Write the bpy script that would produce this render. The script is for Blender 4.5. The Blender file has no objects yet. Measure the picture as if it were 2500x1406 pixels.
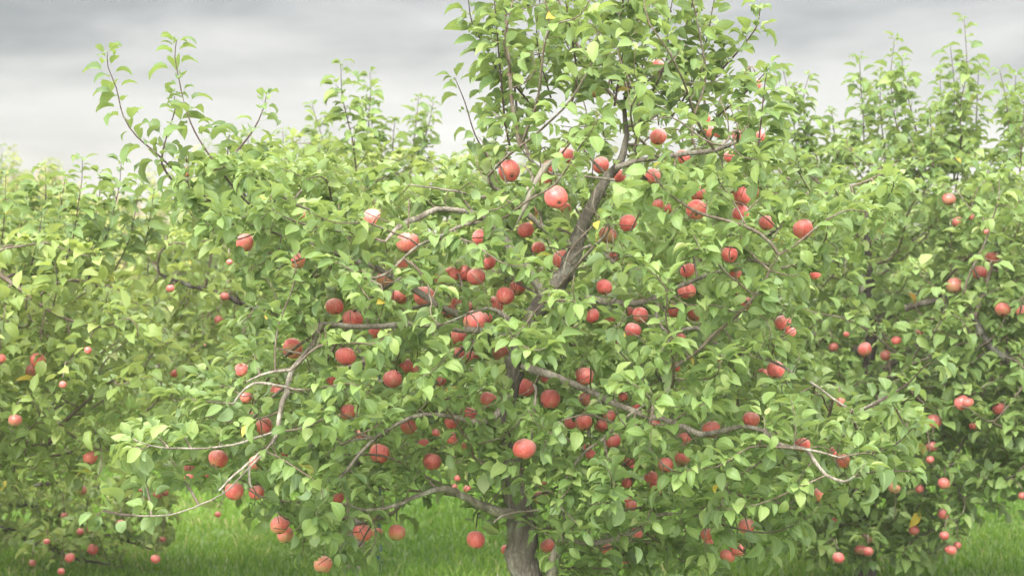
import bpy, math, random
import numpy as np
from mathutils import Vector, Euler, Matrix

SC = bpy.context.scene
COL = SC.collection
# ------------------------------------------------------------------ camera, sky, sun, exposure
CAM_H, FPX, PITCH = 1.6, 4200.0, math.radians(1.13)
cam_d = bpy.data.cameras.new('camera'); cam = bpy.data.objects.new('camera', cam_d); COL.objects.link(cam)
cam.location = (0, 0, CAM_H); cam.rotation_euler = (math.radians(90) - PITCH, 0, 0)
cam_d.sensor_width = 36; cam_d.lens = 36 * FPX / 2500; cam_d.clip_start = .05; cam_d.clip_end = 600
cam_d.dof.use_dof = True; cam_d.dof.focus_distance = 5.65; cam_d.dof.aperture_fstop = 3.6
SC.camera = cam
SUN_EL, SUN_AZ = math.radians(40), math.radians(205)     # azimuth clockwise from +Y: behind and left of the camera
SC.view_settings.view_transform = 'Standard'; SC.view_settings.look = 'None'
SC.view_settings.exposure = 1.92; SC.view_settings.gamma = 1
SC.render.engine = 'CYCLES'
SC.cycles.max_bounces = 10; SC.cycles.diffuse_bounces = 6; SC.cycles.transmission_bounces = 6; SC.cycles.glossy_bounces = 2
SC.cycles.use_fast_gi = False

def nd(nt, t, **kw):
    n = nt.nodes.new(t)
    for k, v in kw.items(): setattr(n, k, v)
    return n
def math_n(nt, op, a, b=None, clamp=False):
    n = nt.nodes.new('ShaderNodeMath'); n.operation = op; n.use_clamp = clamp
    for i, v in enumerate((a, b)):
        if v is None: continue
        if isinstance(v, (int, float)): n.inputs[i].default_value = v
        else: nt.links.new(v, n.inputs[i])
    return n.outputs[0]
def mix_c(nt, f, a, b, mode='MIX'):
    n = nt.nodes.new('ShaderNodeMix'); n.data_type = 'RGBA'; n.blend_type = mode
    for s, v in ((0, f), (6, a), (7, b)):
        if isinstance(v, (int, float)): n.inputs[s].default_value = v
        elif isinstance(v, tuple): n.inputs[s].default_value = (*v[:3], 1)
        else: nt.links.new(v, n.inputs[s])
    return n.outputs[2]
def ramp(nt, fac, stops, interp='LINEAR'):
    r = nt.nodes.new('ShaderNodeValToRGB'); r.color_ramp.interpolation = interp
    e = r.color_ramp.elements
    while len(e) < len(stops): e.new(.5)
    for i, (p, c) in enumerate(stops):
        e[i].position = p; e[i].color = (*c, 1) if isinstance(c, tuple) else (c, c, c, 1)
    nt.links.new(fac, r.inputs[0]); return r.outputs[0]
def noise(nt, vec, scale, detail=3, rough=.55, dist=0):
    n = nt.nodes.new('ShaderNodeTexNoise'); n.inputs['Scale'].default_value = scale
    n.inputs['Detail'].default_value = detail; n.inputs['Roughness'].default_value = rough
    n.inputs['Distortion'].default_value = dist
    if vec is not None: nt.links.new(vec, n.inputs['Vector'])
    return n.outputs['Fac']

W = bpy.data.worlds.new('World'); SC.world = W; W.use_nodes = True
def build_world():
    nt = W.node_tree; nt.nodes.clear()
    out = nd(nt, 'ShaderNodeOutputWorld'); bg = nd(nt, 'ShaderNodeBackground')
    sky = nd(nt, 'ShaderNodeTexSky', sky_type='NISHITA'); sky.sun_disc = False
    sky.sun_elevation = SUN_EL; sky.sun_rotation = SUN_AZ
    tc = nd(nt, 'ShaderNodeTexCoord'); sep = nd(nt, 'ShaderNodeSeparateXYZ'); nt.links.new(tc.outputs['Generated'], sep.inputs[0])
    x, y, z = sep.outputs
    # cloud deck: bands lie flat, so the noise is stretched sideways near the horizon
    cb = nd(nt, 'ShaderNodeCombineXYZ')
    nt.links.new(math_n(nt, 'MULTIPLY', x, 3.0), cb.inputs[0]); nt.links.new(math_n(nt, 'MULTIPLY', y, 3.0), cb.inputs[1])
    nt.links.new(math_n(nt, 'MULTIPLY', math_n(nt, 'SUBTRACT', z, math_n(nt, 'MULTIPLY', x, .10)), 17.0), cb.inputs[2])
    n1 = noise(nt, cb.outputs[0], 1.15, 6, .5, .5)
    cb2 = nd(nt, 'ShaderNodeCombineXYZ')
    nt.links.new(math_n(nt, 'MULTIPLY', x, 11.0), cb2.inputs[0]); nt.links.new(math_n(nt, 'MULTIPLY', y, 11.0), cb2.inputs[1])
    nt.links.new(math_n(nt, 'MULTIPLY', z, 38.0), cb2.inputs[2])
    n2 = noise(nt, cb2.outputs[0], 1.0, 5, .55, .4)
    # one heavier bank of cloud high on the left
    dx = math_n(nt, 'DIVIDE', math_n(nt, 'ADD', x, .24), .17); dz = math_n(nt, 'DIVIDE', math_n(nt, 'SUBTRACT', z, .150), .050)
    bank = math_n(nt, 'POWER', 2.718, math_n(nt, 'MULTIPLY', math_n(nt, 'ADD', math_n(nt, 'MULTIPLY', dx, dx), math_n(nt, 'MULTIPLY', dz, dz)), -1.0))
    dx2 = math_n(nt, 'DIVIDE', math_n(nt, 'SUBTRACT', x, .22), .25); dz2 = math_n(nt, 'DIVIDE', math_n(nt, 'SUBTRACT', z, .165), .025)
    bank2 = math_n(nt, 'POWER', 2.718, math_n(nt, 'MULTIPLY', math_n(nt, 'ADD', math_n(nt, 'MULTIPLY', dx2, dx2), math_n(nt, 'MULTIPLY', dz2, dz2)), -1.0))
    v = math_n(nt, 'ADD', math_n(nt, 'MULTIPLY', math_n(nt, 'SUBTRACT', n1, .5), 2.3), math_n(nt, 'MULTIPLY', math_n(nt, 'SUBTRACT', n2, .5), 1.15))
    v = math_n(nt, 'SUBTRACT', v, math_n(nt, 'MULTIPLY', bank, .62))
    v = math_n(nt, 'SUBTRACT', v, math_n(nt, 'MULTIPLY', bank2, .35))
    # brighter right above the horizon
    v = math_n(nt, 'ADD', v, ramp(nt, z, [(0, .50), (.055, .42), (.11, .12), (.2, 0.0)]))
    cl = ramp(nt, math_n(nt, 'ADD', math_n(nt, 'MULTIPLY', v, .62), .42, True),
              [(0, (.084, .085, .084)), (.25, (.122, .122, .118)), (.45, (.164, .161, .154)), (.66, (.198, .193, .184)), (1, (.222, .218, .210))])
    # an overcast sky is about three times as bright overhead as at the horizon
    up = ramp(nt, z, [(0, .0), (.19, .0), (.32, .35), (.6, .8), (1, 1)])
    cl = mix_c(nt, up, cl, (1.74, 1.68, 1.56))
    # unseen sky behind the camera brightened, added to light the camera-facing sides
    beh = math_n(nt, 'MULTIPLY', ramp(nt, math_n(nt, 'MULTIPLY', y, -1.0), [(0, 0.0), (.25, .25), (.8, 1.0)]), ramp(nt, z, [(0, .25), (.25, 1.0)]))
    cl = mix_c(nt, math_n(nt, 'MULTIPLY', beh, .7), cl, (1.9, 1.86, 1.76))
    skyc = mix_c(nt, 1.0, sky.outputs[0], (.1, .1, .1), 'MULTIPLY')
    col = mix_c(nt, .95, skyc, cl)
    nt.links.new(col, bg.inputs[0]); bg.inputs[1].default_value = 1.0
    nt.links.new(bg.outputs[0], out.inputs[0])
build_world()
sun_d = bpy.data.lights.new('sun', 'SUN'); sun_d.energy = 1.5; sun_d.angle = math.radians(30); sun_d.color = (1, .965, .91)
sun = bpy.data.objects.new('sun', sun_d); COL.objects.link(sun)
sd = Vector((math.sin(SUN_AZ) * math.cos(SUN_EL), math.cos(SUN_AZ) * math.cos(SUN_EL), math.sin(SUN_EL)))
sun.rotation_euler = (-sd).to_track_quat('-Z', 'Y').to_euler(); sun.location = sd * 20

# ------------------------------------------------------------------ helpers
rng = np.random.default_rng(11)
CP, SP = math.cos(PITCH), math.sin(PITCH)
def P(px, py, Y):
    """point seen at photo pixel (px,py) standing Y metres in front of the camera"""
    u, v = (px - 1250) / FPX, -(py - 703) / FPX
    d = (u, CP + v * SP, -SP + v * CP); k = Y / d[1]
    return np.array((d[0] * k, Y, CAM_H + d[2] * k))
def proj(X):
    X = np.asarray(X, float); x, y, z = X[..., 0], X[..., 1], X[..., 2] - CAM_H
    f = y * CP - z * SP; up = y * SP + z * CP; f = np.maximum(f, .05)
    return 1250 + FPX * x / f, 703 - FPX * up / f, f
def unit(a):
    return a / np.maximum(np.linalg.norm(a, axis=-1, keepdims=True), 1e-9)
def tag(o, label=None, cat=None, group=None, kind=None):
    if label: o['label'] = label
    if cat: o['category'] = cat
    if group: o['group'] = group
    if kind: o['kind'] = kind
    return o
def empty(name, loc):
    o = bpy.data.objects.new(name, None); COL.objects.link(o); o.location = loc; o.empty_display_size = .2
    return o
def mesh_np(name, V, F, mat, parent=None, off=None, attrs=None):
    V = np.asarray(V, np.float32)
    if off is not None: V = V - np.asarray(off, np.float32)
    F = np.asarray(F, np.int32); n, k = F.shape
    me = bpy.data.meshes.new(name); me.vertices.add(len(V)); me.vertices.foreach_set('co', V.ravel())
    me.loops.add(n * k); me.loops.foreach_set('vertex_index', F.ravel())
    me.polygons.add(n); me.polygons.foreach_set('loop_start', np.arange(0, n * k, k, dtype=np.int32))
    me.polygons.foreach_set('loop_total', np.full(n, k, np.int32))
    me.polygons.foreach_set('use_smooth', np.ones(n, bool))
    for an, av in (attrs or {}).items():
        a = me.attributes.new(an, 'FLOAT', 'POINT'); a.data.foreach_set('value', np.asarray(av, np.float32))
    me.update(calc_edges=True)
    me.materials.append(mat)
    o = bpy.data.objects.new(name, me); COL.objects.link(o)
    if parent: o.parent = parent
    return o
def smooth_path(pts, rad, step=.04):
    pts = np.asarray(pts, float); rad = np.asarray(rad, float)
    if len(pts) == 2: pts = np.vstack([pts[0], pts.mean(0), pts[1]]); rad = np.array([rad[0], rad.mean(), rad[1]])
    Q = np.vstack([2 * pts[0] - pts[1], pts, 2 * pts[-1] - pts[-2]]); out = []; ro = []
    for i in range(1, len(Q) - 2):
        n = max(2, int(np.linalg.norm(Q[i + 1] - Q[i]) / step))
        for t in np.arange(n) / n:
            a, b, c, d = Q[i - 1], Q[i], Q[i + 1], Q[i + 2]
            out.append(.5 * (2 * b + (c - a) * t + (2 * a - 5 * b + 4 * c - d) * t * t + (3 * b - a - 3 * c + d) * t ** 3))
            ro.append(rad[i - 1] * (1 - t) + rad[i] * t)
    out.append(pts[-1]); ro.append(rad[-1])
    return np.array(out), np.array(ro)
class Tubes:
    def __init__(s): s.V = []; s.F = []; s.n = 0
    def add(s, pts, rad, sides=8, lump=0.0, cap=True):
        pts = np.asarray(pts, float); m = len(pts)
        if m < 2: return
        t = unit(np.gradient(pts, axis=0)); ref = np.array((.13, .97, .2)) if abs(t[0][1]) < .8 else np.array((.9, .1, .3))
        a = unit(np.cross(t, ref)); b = np.cross(t, a)
        ang = np.arange(sides) / sides * 2 * np.pi
        r = np.asarray(rad, float)[:, None] * np.ones(sides)
        if lump:
            ph = rng.uniform(0, 6.28, 6); i = np.arange(m)[:, None]
            r = r * (1 + lump * (.5 * np.sin(i * .9 + ph[0] + ang * 1) + .5 * np.sin(i * .37 + ph[1] + ang * 2) + .35 * np.sin(i * 2.1 + ph[2] + ang * 3)))
        V = pts[:, None, :] + r[..., None] * (np.cos(ang)[None, :, None] * a[:, None, :] + np.sin(ang)[None, :, None] * b[:, None, :])
        V = V.reshape(-1, 3)
        i, j = np.meshgrid(np.arange(m - 1), np.arange(sides), indexing='ij'); j2 = (j + 1) % sides
        F = np.stack([i * sides + j, i * sides + j2, (i + 1) * sides + j2, (i + 1) * sides + j], -1).reshape(-1, 4)
        if cap:   # rounded end
            e = pts[-1] + t[-1] * rad[-1] * .6; V = np.vstack([V, e]); c = len(V) - 1; o = (m - 1) * sides
            jj = np.arange(0, sides, 2)
            F = np.vstack([F, np.stack([o + jj, o + (jj + 1) % sides, o + (jj + 2) % sides, np.full(len(jj), c)], -1)])
        s.V.append(V); s.F.append(F + s.n); s.n += len(V)
    def obj(s, name, mat, parent=None, off=None):
        return mesh_np(name, np.vstack(s.V), np.vstack(s.F), mat, parent, off)

# ------------------------------------------------------------------ materials
def new_mat(name):
    m = bpy.data.materials.new(name); m.use_nodes = True; nt = m.node_tree
    b = nt.nodes['Principled BSDF']; return m, nt, b, nt.nodes['Material Output']
def leaf_mat(name, stops, back, trans=.40, spec=.30, trc=(.36, .44, .09)):
    m, nt, b, out = new_mat(name)
    at = nd(nt, 'ShaderNodeAttribute', attribute_name='tint'); rb = nd(nt, 'ShaderNodeAttribute', attribute_name='rib')
    c = ramp(nt, at.outputs['Fac'], stops)
    tc = nd(nt, 'ShaderNodeTexCoord')
    blotch = noise(nt, tc.outputs['Object'], 45, 2)
    c = mix_c(nt, math_n(nt, 'MULTIPLY', blotch, .35), c, (.155, .215, .085))
    spots = ramp(nt, noise(nt, tc.outputs['Object'], 170, 2, .5), [(.70, 0.0), (.735, .75)])       # scab and insect marks
    c = mix_c(nt, spots, c, (.16, .11, .05))
    c = mix_c(nt, ramp(nt, rb.outputs['Fac'], [(0, .5), (.16, 0.0)]), c, (.30, .42, .16))     # pale midrib
    geo = nd(nt, 'ShaderNodeNewGeometry')
    c2 = mix_c(nt, geo.outputs['Backfacing'], c, mix_c(nt, .45, c, back))                  # matt grey-green underside
    nt.links.new(c2, b.inputs['Base Color'])
    nt.links.new(math_n(nt, 'ADD', math_n(nt, 'MULTIPLY', geo.outputs['Backfacing'], .3), .44), b.inputs['Roughness'])
    b.inputs['Specular IOR Level'].default_value = spec
    tr = nd(nt, 'ShaderNodeBsdfTranslucent'); nt.links.new(mix_c(nt, .5, c, trc), tr.inputs[0])
    mx = nd(nt, 'ShaderNodeMixShader'); mx.inputs[0].default_value = trans
    nt.links.new(b.outputs[0], mx.inputs[1]); nt.links.new(tr.outputs[0], mx.inputs[2]); nt.links.new(mx.outputs[0], out.inputs[0])
    return m
GREENS = [(0, (.070, .128, .040)), (.3, (.126, .204, .058)), (.6, (.180, .270, .078)), (.93, (.265, .340, .115)), (.955, (.36, .40, .19)), (.985, (.55, .40, .05)), (1, (.50, .26, .05))]
M_leaf = leaf_mat('apple_leaf', GREENS, (.27, .36, .22))
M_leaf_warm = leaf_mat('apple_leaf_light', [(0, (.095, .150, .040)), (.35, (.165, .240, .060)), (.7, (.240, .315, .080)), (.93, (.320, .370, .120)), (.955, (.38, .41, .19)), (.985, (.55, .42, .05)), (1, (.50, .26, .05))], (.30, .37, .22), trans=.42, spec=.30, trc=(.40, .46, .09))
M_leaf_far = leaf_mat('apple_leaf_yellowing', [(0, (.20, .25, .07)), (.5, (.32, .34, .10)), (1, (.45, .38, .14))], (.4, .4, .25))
M_leaf_tan = leaf_mat('autumn_leaf', [(0, (.33, .29, .16)), (.5, (.42, .36, .22)), (1, (.46, .40, .25))], (.5, .42, .3), trc=(.6, .42, .2))
def bark_mat(name, dark, mid, light, sc=1.0):
    m, nt, b, out = new_mat(name); tc = nd(nt, 'ShaderNodeTexCoord'); o = tc.outputs['Object']
    mp = nd(nt, 'ShaderNodeMapping'); mp.inputs['Scale'].default_value = (1, 1, .35); nt.links.new(o, mp.inputs[0])
    n1 = noise(nt, mp.outputs[0], 22 * sc, 6, .65, .3); n2 = noise(nt, mp.outputs[0], 95 * sc, 4, .6)
    c = ramp(nt, n1, [(.30, dark), (.5, mid), (.66, light)])
    c = mix_c(nt, math_n(nt, 'MULTIPLY', n2, .5), c, dark)
    lich = ramp(nt, noise(nt, o, 12 * sc, 5, .6), [(.56, 0.0), (.68, .55)])
    c = mix_c(nt, lich, c, (.30, .31, .26))
    nt.links.new(c, b.inputs['Base Color']); b.inputs['Roughness'].default_value = .85; b.inputs['Specular IOR Level'].default_value = .25
    bp = nd(nt, 'ShaderNodeBump'); bp.inputs['Strength'].default_value = .7; bp.inputs['Distance'].default_value = .009
    vo = nd(nt, 'ShaderNodeTexVoronoi', feature='DISTANCE_TO_EDGE'); vo.inputs['Scale'].default_value = 64 * sc; nt.links.new(mp.outputs[0], vo.inputs['Vector'])
    crack = ramp(nt, vo.outputs['Distance'], [(0, 0.0), (.12, 1.0)])
    c = mix_c(nt, math_n(nt, 'MULTIPLY', math_n(nt, 'SUBTRACT', 1.0, crack), .28), c, dark); nt.links.new(c, b.inputs['Base Color'])
    nt.links.new(math_n(nt, 'ADD', math_n(nt, 'ADD', n1, math_n(nt, 'MULTIPLY', crack, .3)), math_n(nt, 'MULTIPLY', n2, .6)), bp.inputs['Height']); nt.links.new(bp.outputs[0], b.inputs['Normal'])
    return m
M_bark = bark_mat('grey_bark', (.075, .062, .050), (.235, .205, .17), (.43, .39, .335))
M_trunk = bark_mat('old_grey_bark', (.055, .045, .038), (.135, .118, .098), (.29, .265, .225))
M_bark_d = bark_mat('dark_bark', (.035, .03, .027), (.085, .072, .062), (.15, .13, .11))
M_twig = bark_mat('twig_bark', (.10, .07, .055), (.19, .15, .115), (.27, .24, .20), 2)
M_shoot = bark_mat('young_shoot_bark', (.05, .035, .035), (.10, .065, .06), (.15, .11, .10), 2)

def apple_mat():
    m, nt, b, out = new_mat('apple_skin'); tc = nd(nt, 'ShaderNodeTexCoord'); o = tc.outputs['Object']
    oi = nd(nt, 'ShaderNodeObjectInfo'); oc = nd(nt, 'ShaderNodeSeparateColor'); nt.links.new(oi.outputs['Color'], oc.inputs[0])
    ad = nd(nt, 'ShaderNodeVectorMath', operation='ADD'); nt.links.new(o, ad.inputs[0])
    cb = nd(nt, 'ShaderNodeCombineXYZ'); nt.links.new(math_n(nt, 'MULTIPLY', oi.outputs['Random'], 9.0), cb.inputs[0]); nt.links.new(cb.outputs[0], ad.inputs[1])
    sx = nd(nt, 'ShaderNodeSeparateXYZ'); nt.links.new(o, sx.inputs[0])
    # streaks run from stem to calyx
    st = nd(nt, 'ShaderNodeMapping'); st.inputs['Scale'].default_value = (1, 1, .18); nt.links.new(ad.outputs[0], st.inputs[0])
    streak = noise(nt, st.outputs[0], 190, 3, .6, .3)
    blot = noise(nt, ad.outputs[0], 26, 3, .55)
    ht = math_n(nt, 'MULTIPLY', sx.outputs[2], 26.0)      # -1 calyx .. 1 stem
    red = ramp(nt, math_n(nt, 'ADD', math_n(nt, 'MULTIPLY', streak, .55), math_n(nt, 'MULTIPLY', blot, .45)),
               [(.30, (.62, .085, .088)), (.5, (.80, .155, .150)), (.66, (.88, .32, .25))])
    green = mix_c(nt, blot, (.42, .30, .11), (.56, .30, .17))
    # green shows where the blush ran out: towards the calyx, more on less ripe fruit
    g = math_n(nt, 'ADD', math_n(nt, 'MULTIPLY', ht, -.42), math_n(nt, 'MULTIPLY', math_n(nt, 'SUBTRACT', blot, .5), 1.6))
    g = math_n(nt, 'ADD', g, math_n(nt, 'SUBTRACT', oc.outputs[0], .36))
    g = ramp(nt, g, [(0, 0.0), (.55, 1.0)])
    c = mix_c(nt, g, red, green)
    dots = nd(nt, 'ShaderNodeTexVoronoi'); dots.inputs['Scale'].default_value = 260; nt.links.new(o, dots.inputs['Vector'])
    c = mix_c(nt, ramp(nt, dots.outputs['Distance'], [(.10, .55), (.20, 0.0)]), c, (.80, .52, .36))
    # waxy bloom; the sky's pale reflection on the tops is painted in with it
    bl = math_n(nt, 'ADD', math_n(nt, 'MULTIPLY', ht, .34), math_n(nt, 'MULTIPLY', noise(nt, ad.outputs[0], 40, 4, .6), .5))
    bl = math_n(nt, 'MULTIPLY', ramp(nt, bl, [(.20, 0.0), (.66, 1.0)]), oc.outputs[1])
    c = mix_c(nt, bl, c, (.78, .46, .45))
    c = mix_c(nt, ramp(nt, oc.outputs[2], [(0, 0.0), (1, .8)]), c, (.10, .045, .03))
    nt.links.new(c, b.inputs['Base Color']); b.inputs['Roughness'].default_value = .36
    b.inputs['Specular IOR Level'].default_value = .45
    b.inputs['Sheen Weight'].default_value = .10; b.inputs['Sheen Roughness'].default_value = .4
    b.inputs['Subsurface Weight'].default_value = .12; b.inputs['Subsurface Radius'].default_value = (.01, .003, .002); b.inputs['Subsurface Scale'].default_value = .5
    return m
M_apple = apple_mat()
def flat_mat(name, col, rough=.7, sc=30, var=.25):
    m, nt, b, out = new_mat(name); tc = nd(nt, 'ShaderNodeTexCoord')
    n = noise(nt, tc.outputs['Object'], sc, 4, .6)
    c = mix_c(nt, n, tuple(v * (1 - var) for v in col), tuple(min(1, v * (1 + var)) for v in col))
    nt.links.new(c, b.inputs['Base Color']); b.inputs['Roughness'].default_value = rough
    return m
M_stem = flat_mat('apple_stem', (.17, .12, .06)); M_calyx = flat_mat('apple_calyx', (.11, .09, .05))
def torn_mat():
    m, nt, b, out = new_mat('torn_wood'); tc = nd(nt, 'ShaderNodeTexCoord'); o = tc.outputs['Object']
    mp = nd(nt, 'ShaderNodeMapping'); mp.inputs['Scale'].default_value = (8, 8, 1); nt.links.new(o, mp.inputs[0])
    f = noise(nt, mp.outputs[0], 14, 5, .6)
    c = ramp(nt, f, [(.3, (.13, .115, .09)), (.6, (.23, .205, .165))])
    at = nd(nt, 'ShaderNodeAttribute', attribute_name='rib')
    c = mix_c(nt, at.outputs['Fac'], c, (.36, .17, .06))
    nt.links.new(c, b.inputs['Base Color']); b.inputs['Roughness'].default_value = .8
    return m
M_torn = torn_mat()

# ------------------------------------------------------------------ leaves
ST_FINE = np.array([-.42, 0, .10, .30, .52, .74, .90, 1.02]); WD_FINE = np.array([.018, .022, .50, .96, 1.0, .70, .30, .02])
ST_BG = np.array([-.38, 0, .20, .5, .8, 1.02]); WD_BG = np.array([.02, .03, .80, 1.0, .55, .03])
def leaf_verts(L, fine=True):
    """L: dict of arrays P D roll len wid curl fold wave -> verts (n,k,3)"""
    st, wd = (ST_FINE, WD_FINE) if fine else (ST_BG, WD_BG)
    n = len(L['P']); D = unit(L['D']); dn = np.array((0, 0, -1.))
    S = np.cross(D, dn); bad = np.linalg.norm(S, axis=1) < .05; S[bad] = (1, 0, 0); S = unit(S)
    N = np.cross(S, D)                      # leaf "up"
    cr, sr = np.cos(L['roll'])[:, None], np.sin(L['roll'])[:, None]
    S, N = S * cr + N * sr, N * cr - S * sr
    N = np.where((N[:, 2:3] < 0), -N, N); S = np.cross(D, N)
    V = np.zeros((n, len(st), 3, 3)); pos = L['P'].copy(); prev = st[0]
    for k, (s, w) in enumerate(zip(st, wd)):
        th = (L['curl'] * np.clip(s + .15, 0, None))[:, None]
        d = D * np.cos(th) - N * np.sin(th); nn = N * np.cos(th) + D * np.sin(th)
        if k: pos = pos + d * ((s - prev) * L['len'])[:, None]
        prev = s
        hw = (w * L['wid'])[:, None]
        for side, c in ((-1, 0), (1, 2)):
            f = (L['fold'] + L['wave'] * np.sin(s * 9 + side * 2 + L['roll'] * 7))[:, None]
            V[:, k, c] = pos + hw * (side * S * np.cos(f) + nn * np.sin(f))
        V[:, k, 1] = pos
    return V.reshape(n, -1, 3)
def leaf_mesh(name, L, mat, parent, off, fine=True):
    V = leaf_verts(L, fine); n, k, _ = V.shape; rows = k // 3
    f = []
    for r in range(rows - 1):
        a = r * 3
        f += [(a, a + 1, a + 4, a + 3), (a + 1, a + 2, a + 5, a + 4)]
    F = (np.array(f)[None] + (np.arange(n) * k)[:, None, None]).reshape(-1, 4)
    rib = np.tile(np.array([1., 0, 1.] * rows), n); tint = np.repeat(L['tint'], k)
    return mesh_np(name, V.reshape(-1, 3), F, mat, parent, off, {'tint': tint, 'rib': rib})
def make_leaf_params(Pn, D, size=.072, hang=.0, r=None):
    n = len(Pn); r = r or rng
    ln = size * (.45 + .78 * r.random(n) ** .8)
    t = np.clip(r.normal(.50, .25, n), 0, .92)
    y = r.random(n); t = np.where(y < .008, .955, t); t = np.where(y < .0016, .985, t); t = np.where(y < .0005, 1.0, t)
    return dict(P=Pn, D=D, roll=r.normal(0, .55, n), len=ln, wid=ln * r.uniform(.27, .36, n), curl=r.uniform(.25, 1.75, n) + hang,
                fold=r.uniform(.10, .75, n), wave=r.uniform(0, .22, n), tint=t)
def cat(*Ls):
    return {k: np.concatenate([l[k] for l in Ls]) for k in Ls[0]}
def take(L, m): return {k: v[m] for k, v in L.items()}

# ------------------------------------------------------------------ growing a crown (space colonisation)
def colonize(seeds, attr, D=.05, kill=.085, infl=.55, iters=110, trop=(0, 0, .10)):
    N = [np.array(s) for s in seeds]; par = [-1] * len(N); trop = np.array(trop)
    A = np.array(attr); near = np.zeros(len(A), int); dist = np.full(len(A), 1e9); used = set()
    def upd(lo):
        nonlocal near, dist
        B = np.array(N[lo:])
        for c in range(0, len(B), 400):
            d = np.linalg.norm(A[:, None] - B[None, c:c + 400], axis=2); j = d.argmin(1); m = d[np.arange(len(A)), j]
            w = m < dist; dist[w] = m[w]; near[w] = lo + c + j[w]
    upd(0)
    for it in range(iters):
        keep = dist > kill; A, near, dist = A[keep], near[keep], dist[keep]
        if len(A) == 0: break
        act = dist < infl
        if not act.any(): infl *= 1.5; 
        if infl > 3: break
        idx = np.where(act)[0]
        if len(idx) == 0: continue
        v = unit(A[idx] - np.array(N)[near[idx]]); ids = near[idx]
        u, inv = np.unique(ids, return_inverse=True); sm = np.zeros((len(u), 3)); np.add.at(sm, inv, v)
        lo = len(N)
        for k, i in enumerate(u):
            d = unit(sm[k] + trop + rng.normal(0, .18, 3)); q = N[i] + D * d
            key = (int(i), round(d[0] * 2.2), round(d[1] * 2.2), round(d[2] * 2.2))
            if key in used: continue
            used.add(key); N.append(q); par.append(int(i))
        if len(N) == lo: 
            # stalled attractors: drop the closest ones
            A, near, dist = A[~act], near[~act], dist[~act]; continue
        upd(lo)
    return np.array(N), np.array(par)
def crown_twigs(N, par, nseed, tubes, r0=.0016, rmax=.013, sides=5):
    n = len(N); cnt = np.ones(n)
    for i in range(n - 1, nseed - 1, -1):
        if par[i] >= 0: cnt[par[i]] += cnt[i]
    rad = np.minimum(rmax, r0 * cnt ** .42)
    kids = {}
    for i in range(nseed, n): kids.setdefault(par[i], []).append(i)
    starts = [(s, k) for s in range(nseed) for k in kids.get(s, [])]
    while starts:
        p, k = starts.pop(); ch = [p, k]
        while k in kids:
            c = sorted(kids[k], key=lambda q: -cnt[q]); starts += [(k, q) for q in c[1:]]; k = c[0]; ch.append(k)
        r = rad[ch].copy(); r[0] = r[1]
        pts = N[ch].copy()
        if len(pts) > 2: pts[1:-1] = .5 * pts[1:-1] + .25 * (pts[:-2] + pts[2:])
        tubes.add(pts, r, sides)
    return rad, cnt
def crown_leaves(N, par, nseed, cnt, per, size, maxc=10, hang=0., r=None, center=None):
    r = r or rng
    idx = np.arange(nseed, len(N)); idx = idx[cnt[idx] <= maxc]
    tip = cnt[idx] <= 1
    num = np.where(tip, per + 2, per); rep = np.repeat(idx, num)
    td = unit(N[rep] - N[par[rep]]); m = len(rep)
    Pn = N[rep] - td * (r.random(m) * .05)[:, None]
    rv = unit(r.normal(size=(m, 3))); perp = unit(rv - (rv * td).sum(1, keepdims=True) * td)
    D = unit(perp + .45 * td + np.array((0, 0, .62)))
    if center is not None: D = unit(D + .55 * unit(N[rep] - center))
    return make_leaf_params(Pn, D, size, hang, r)

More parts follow.
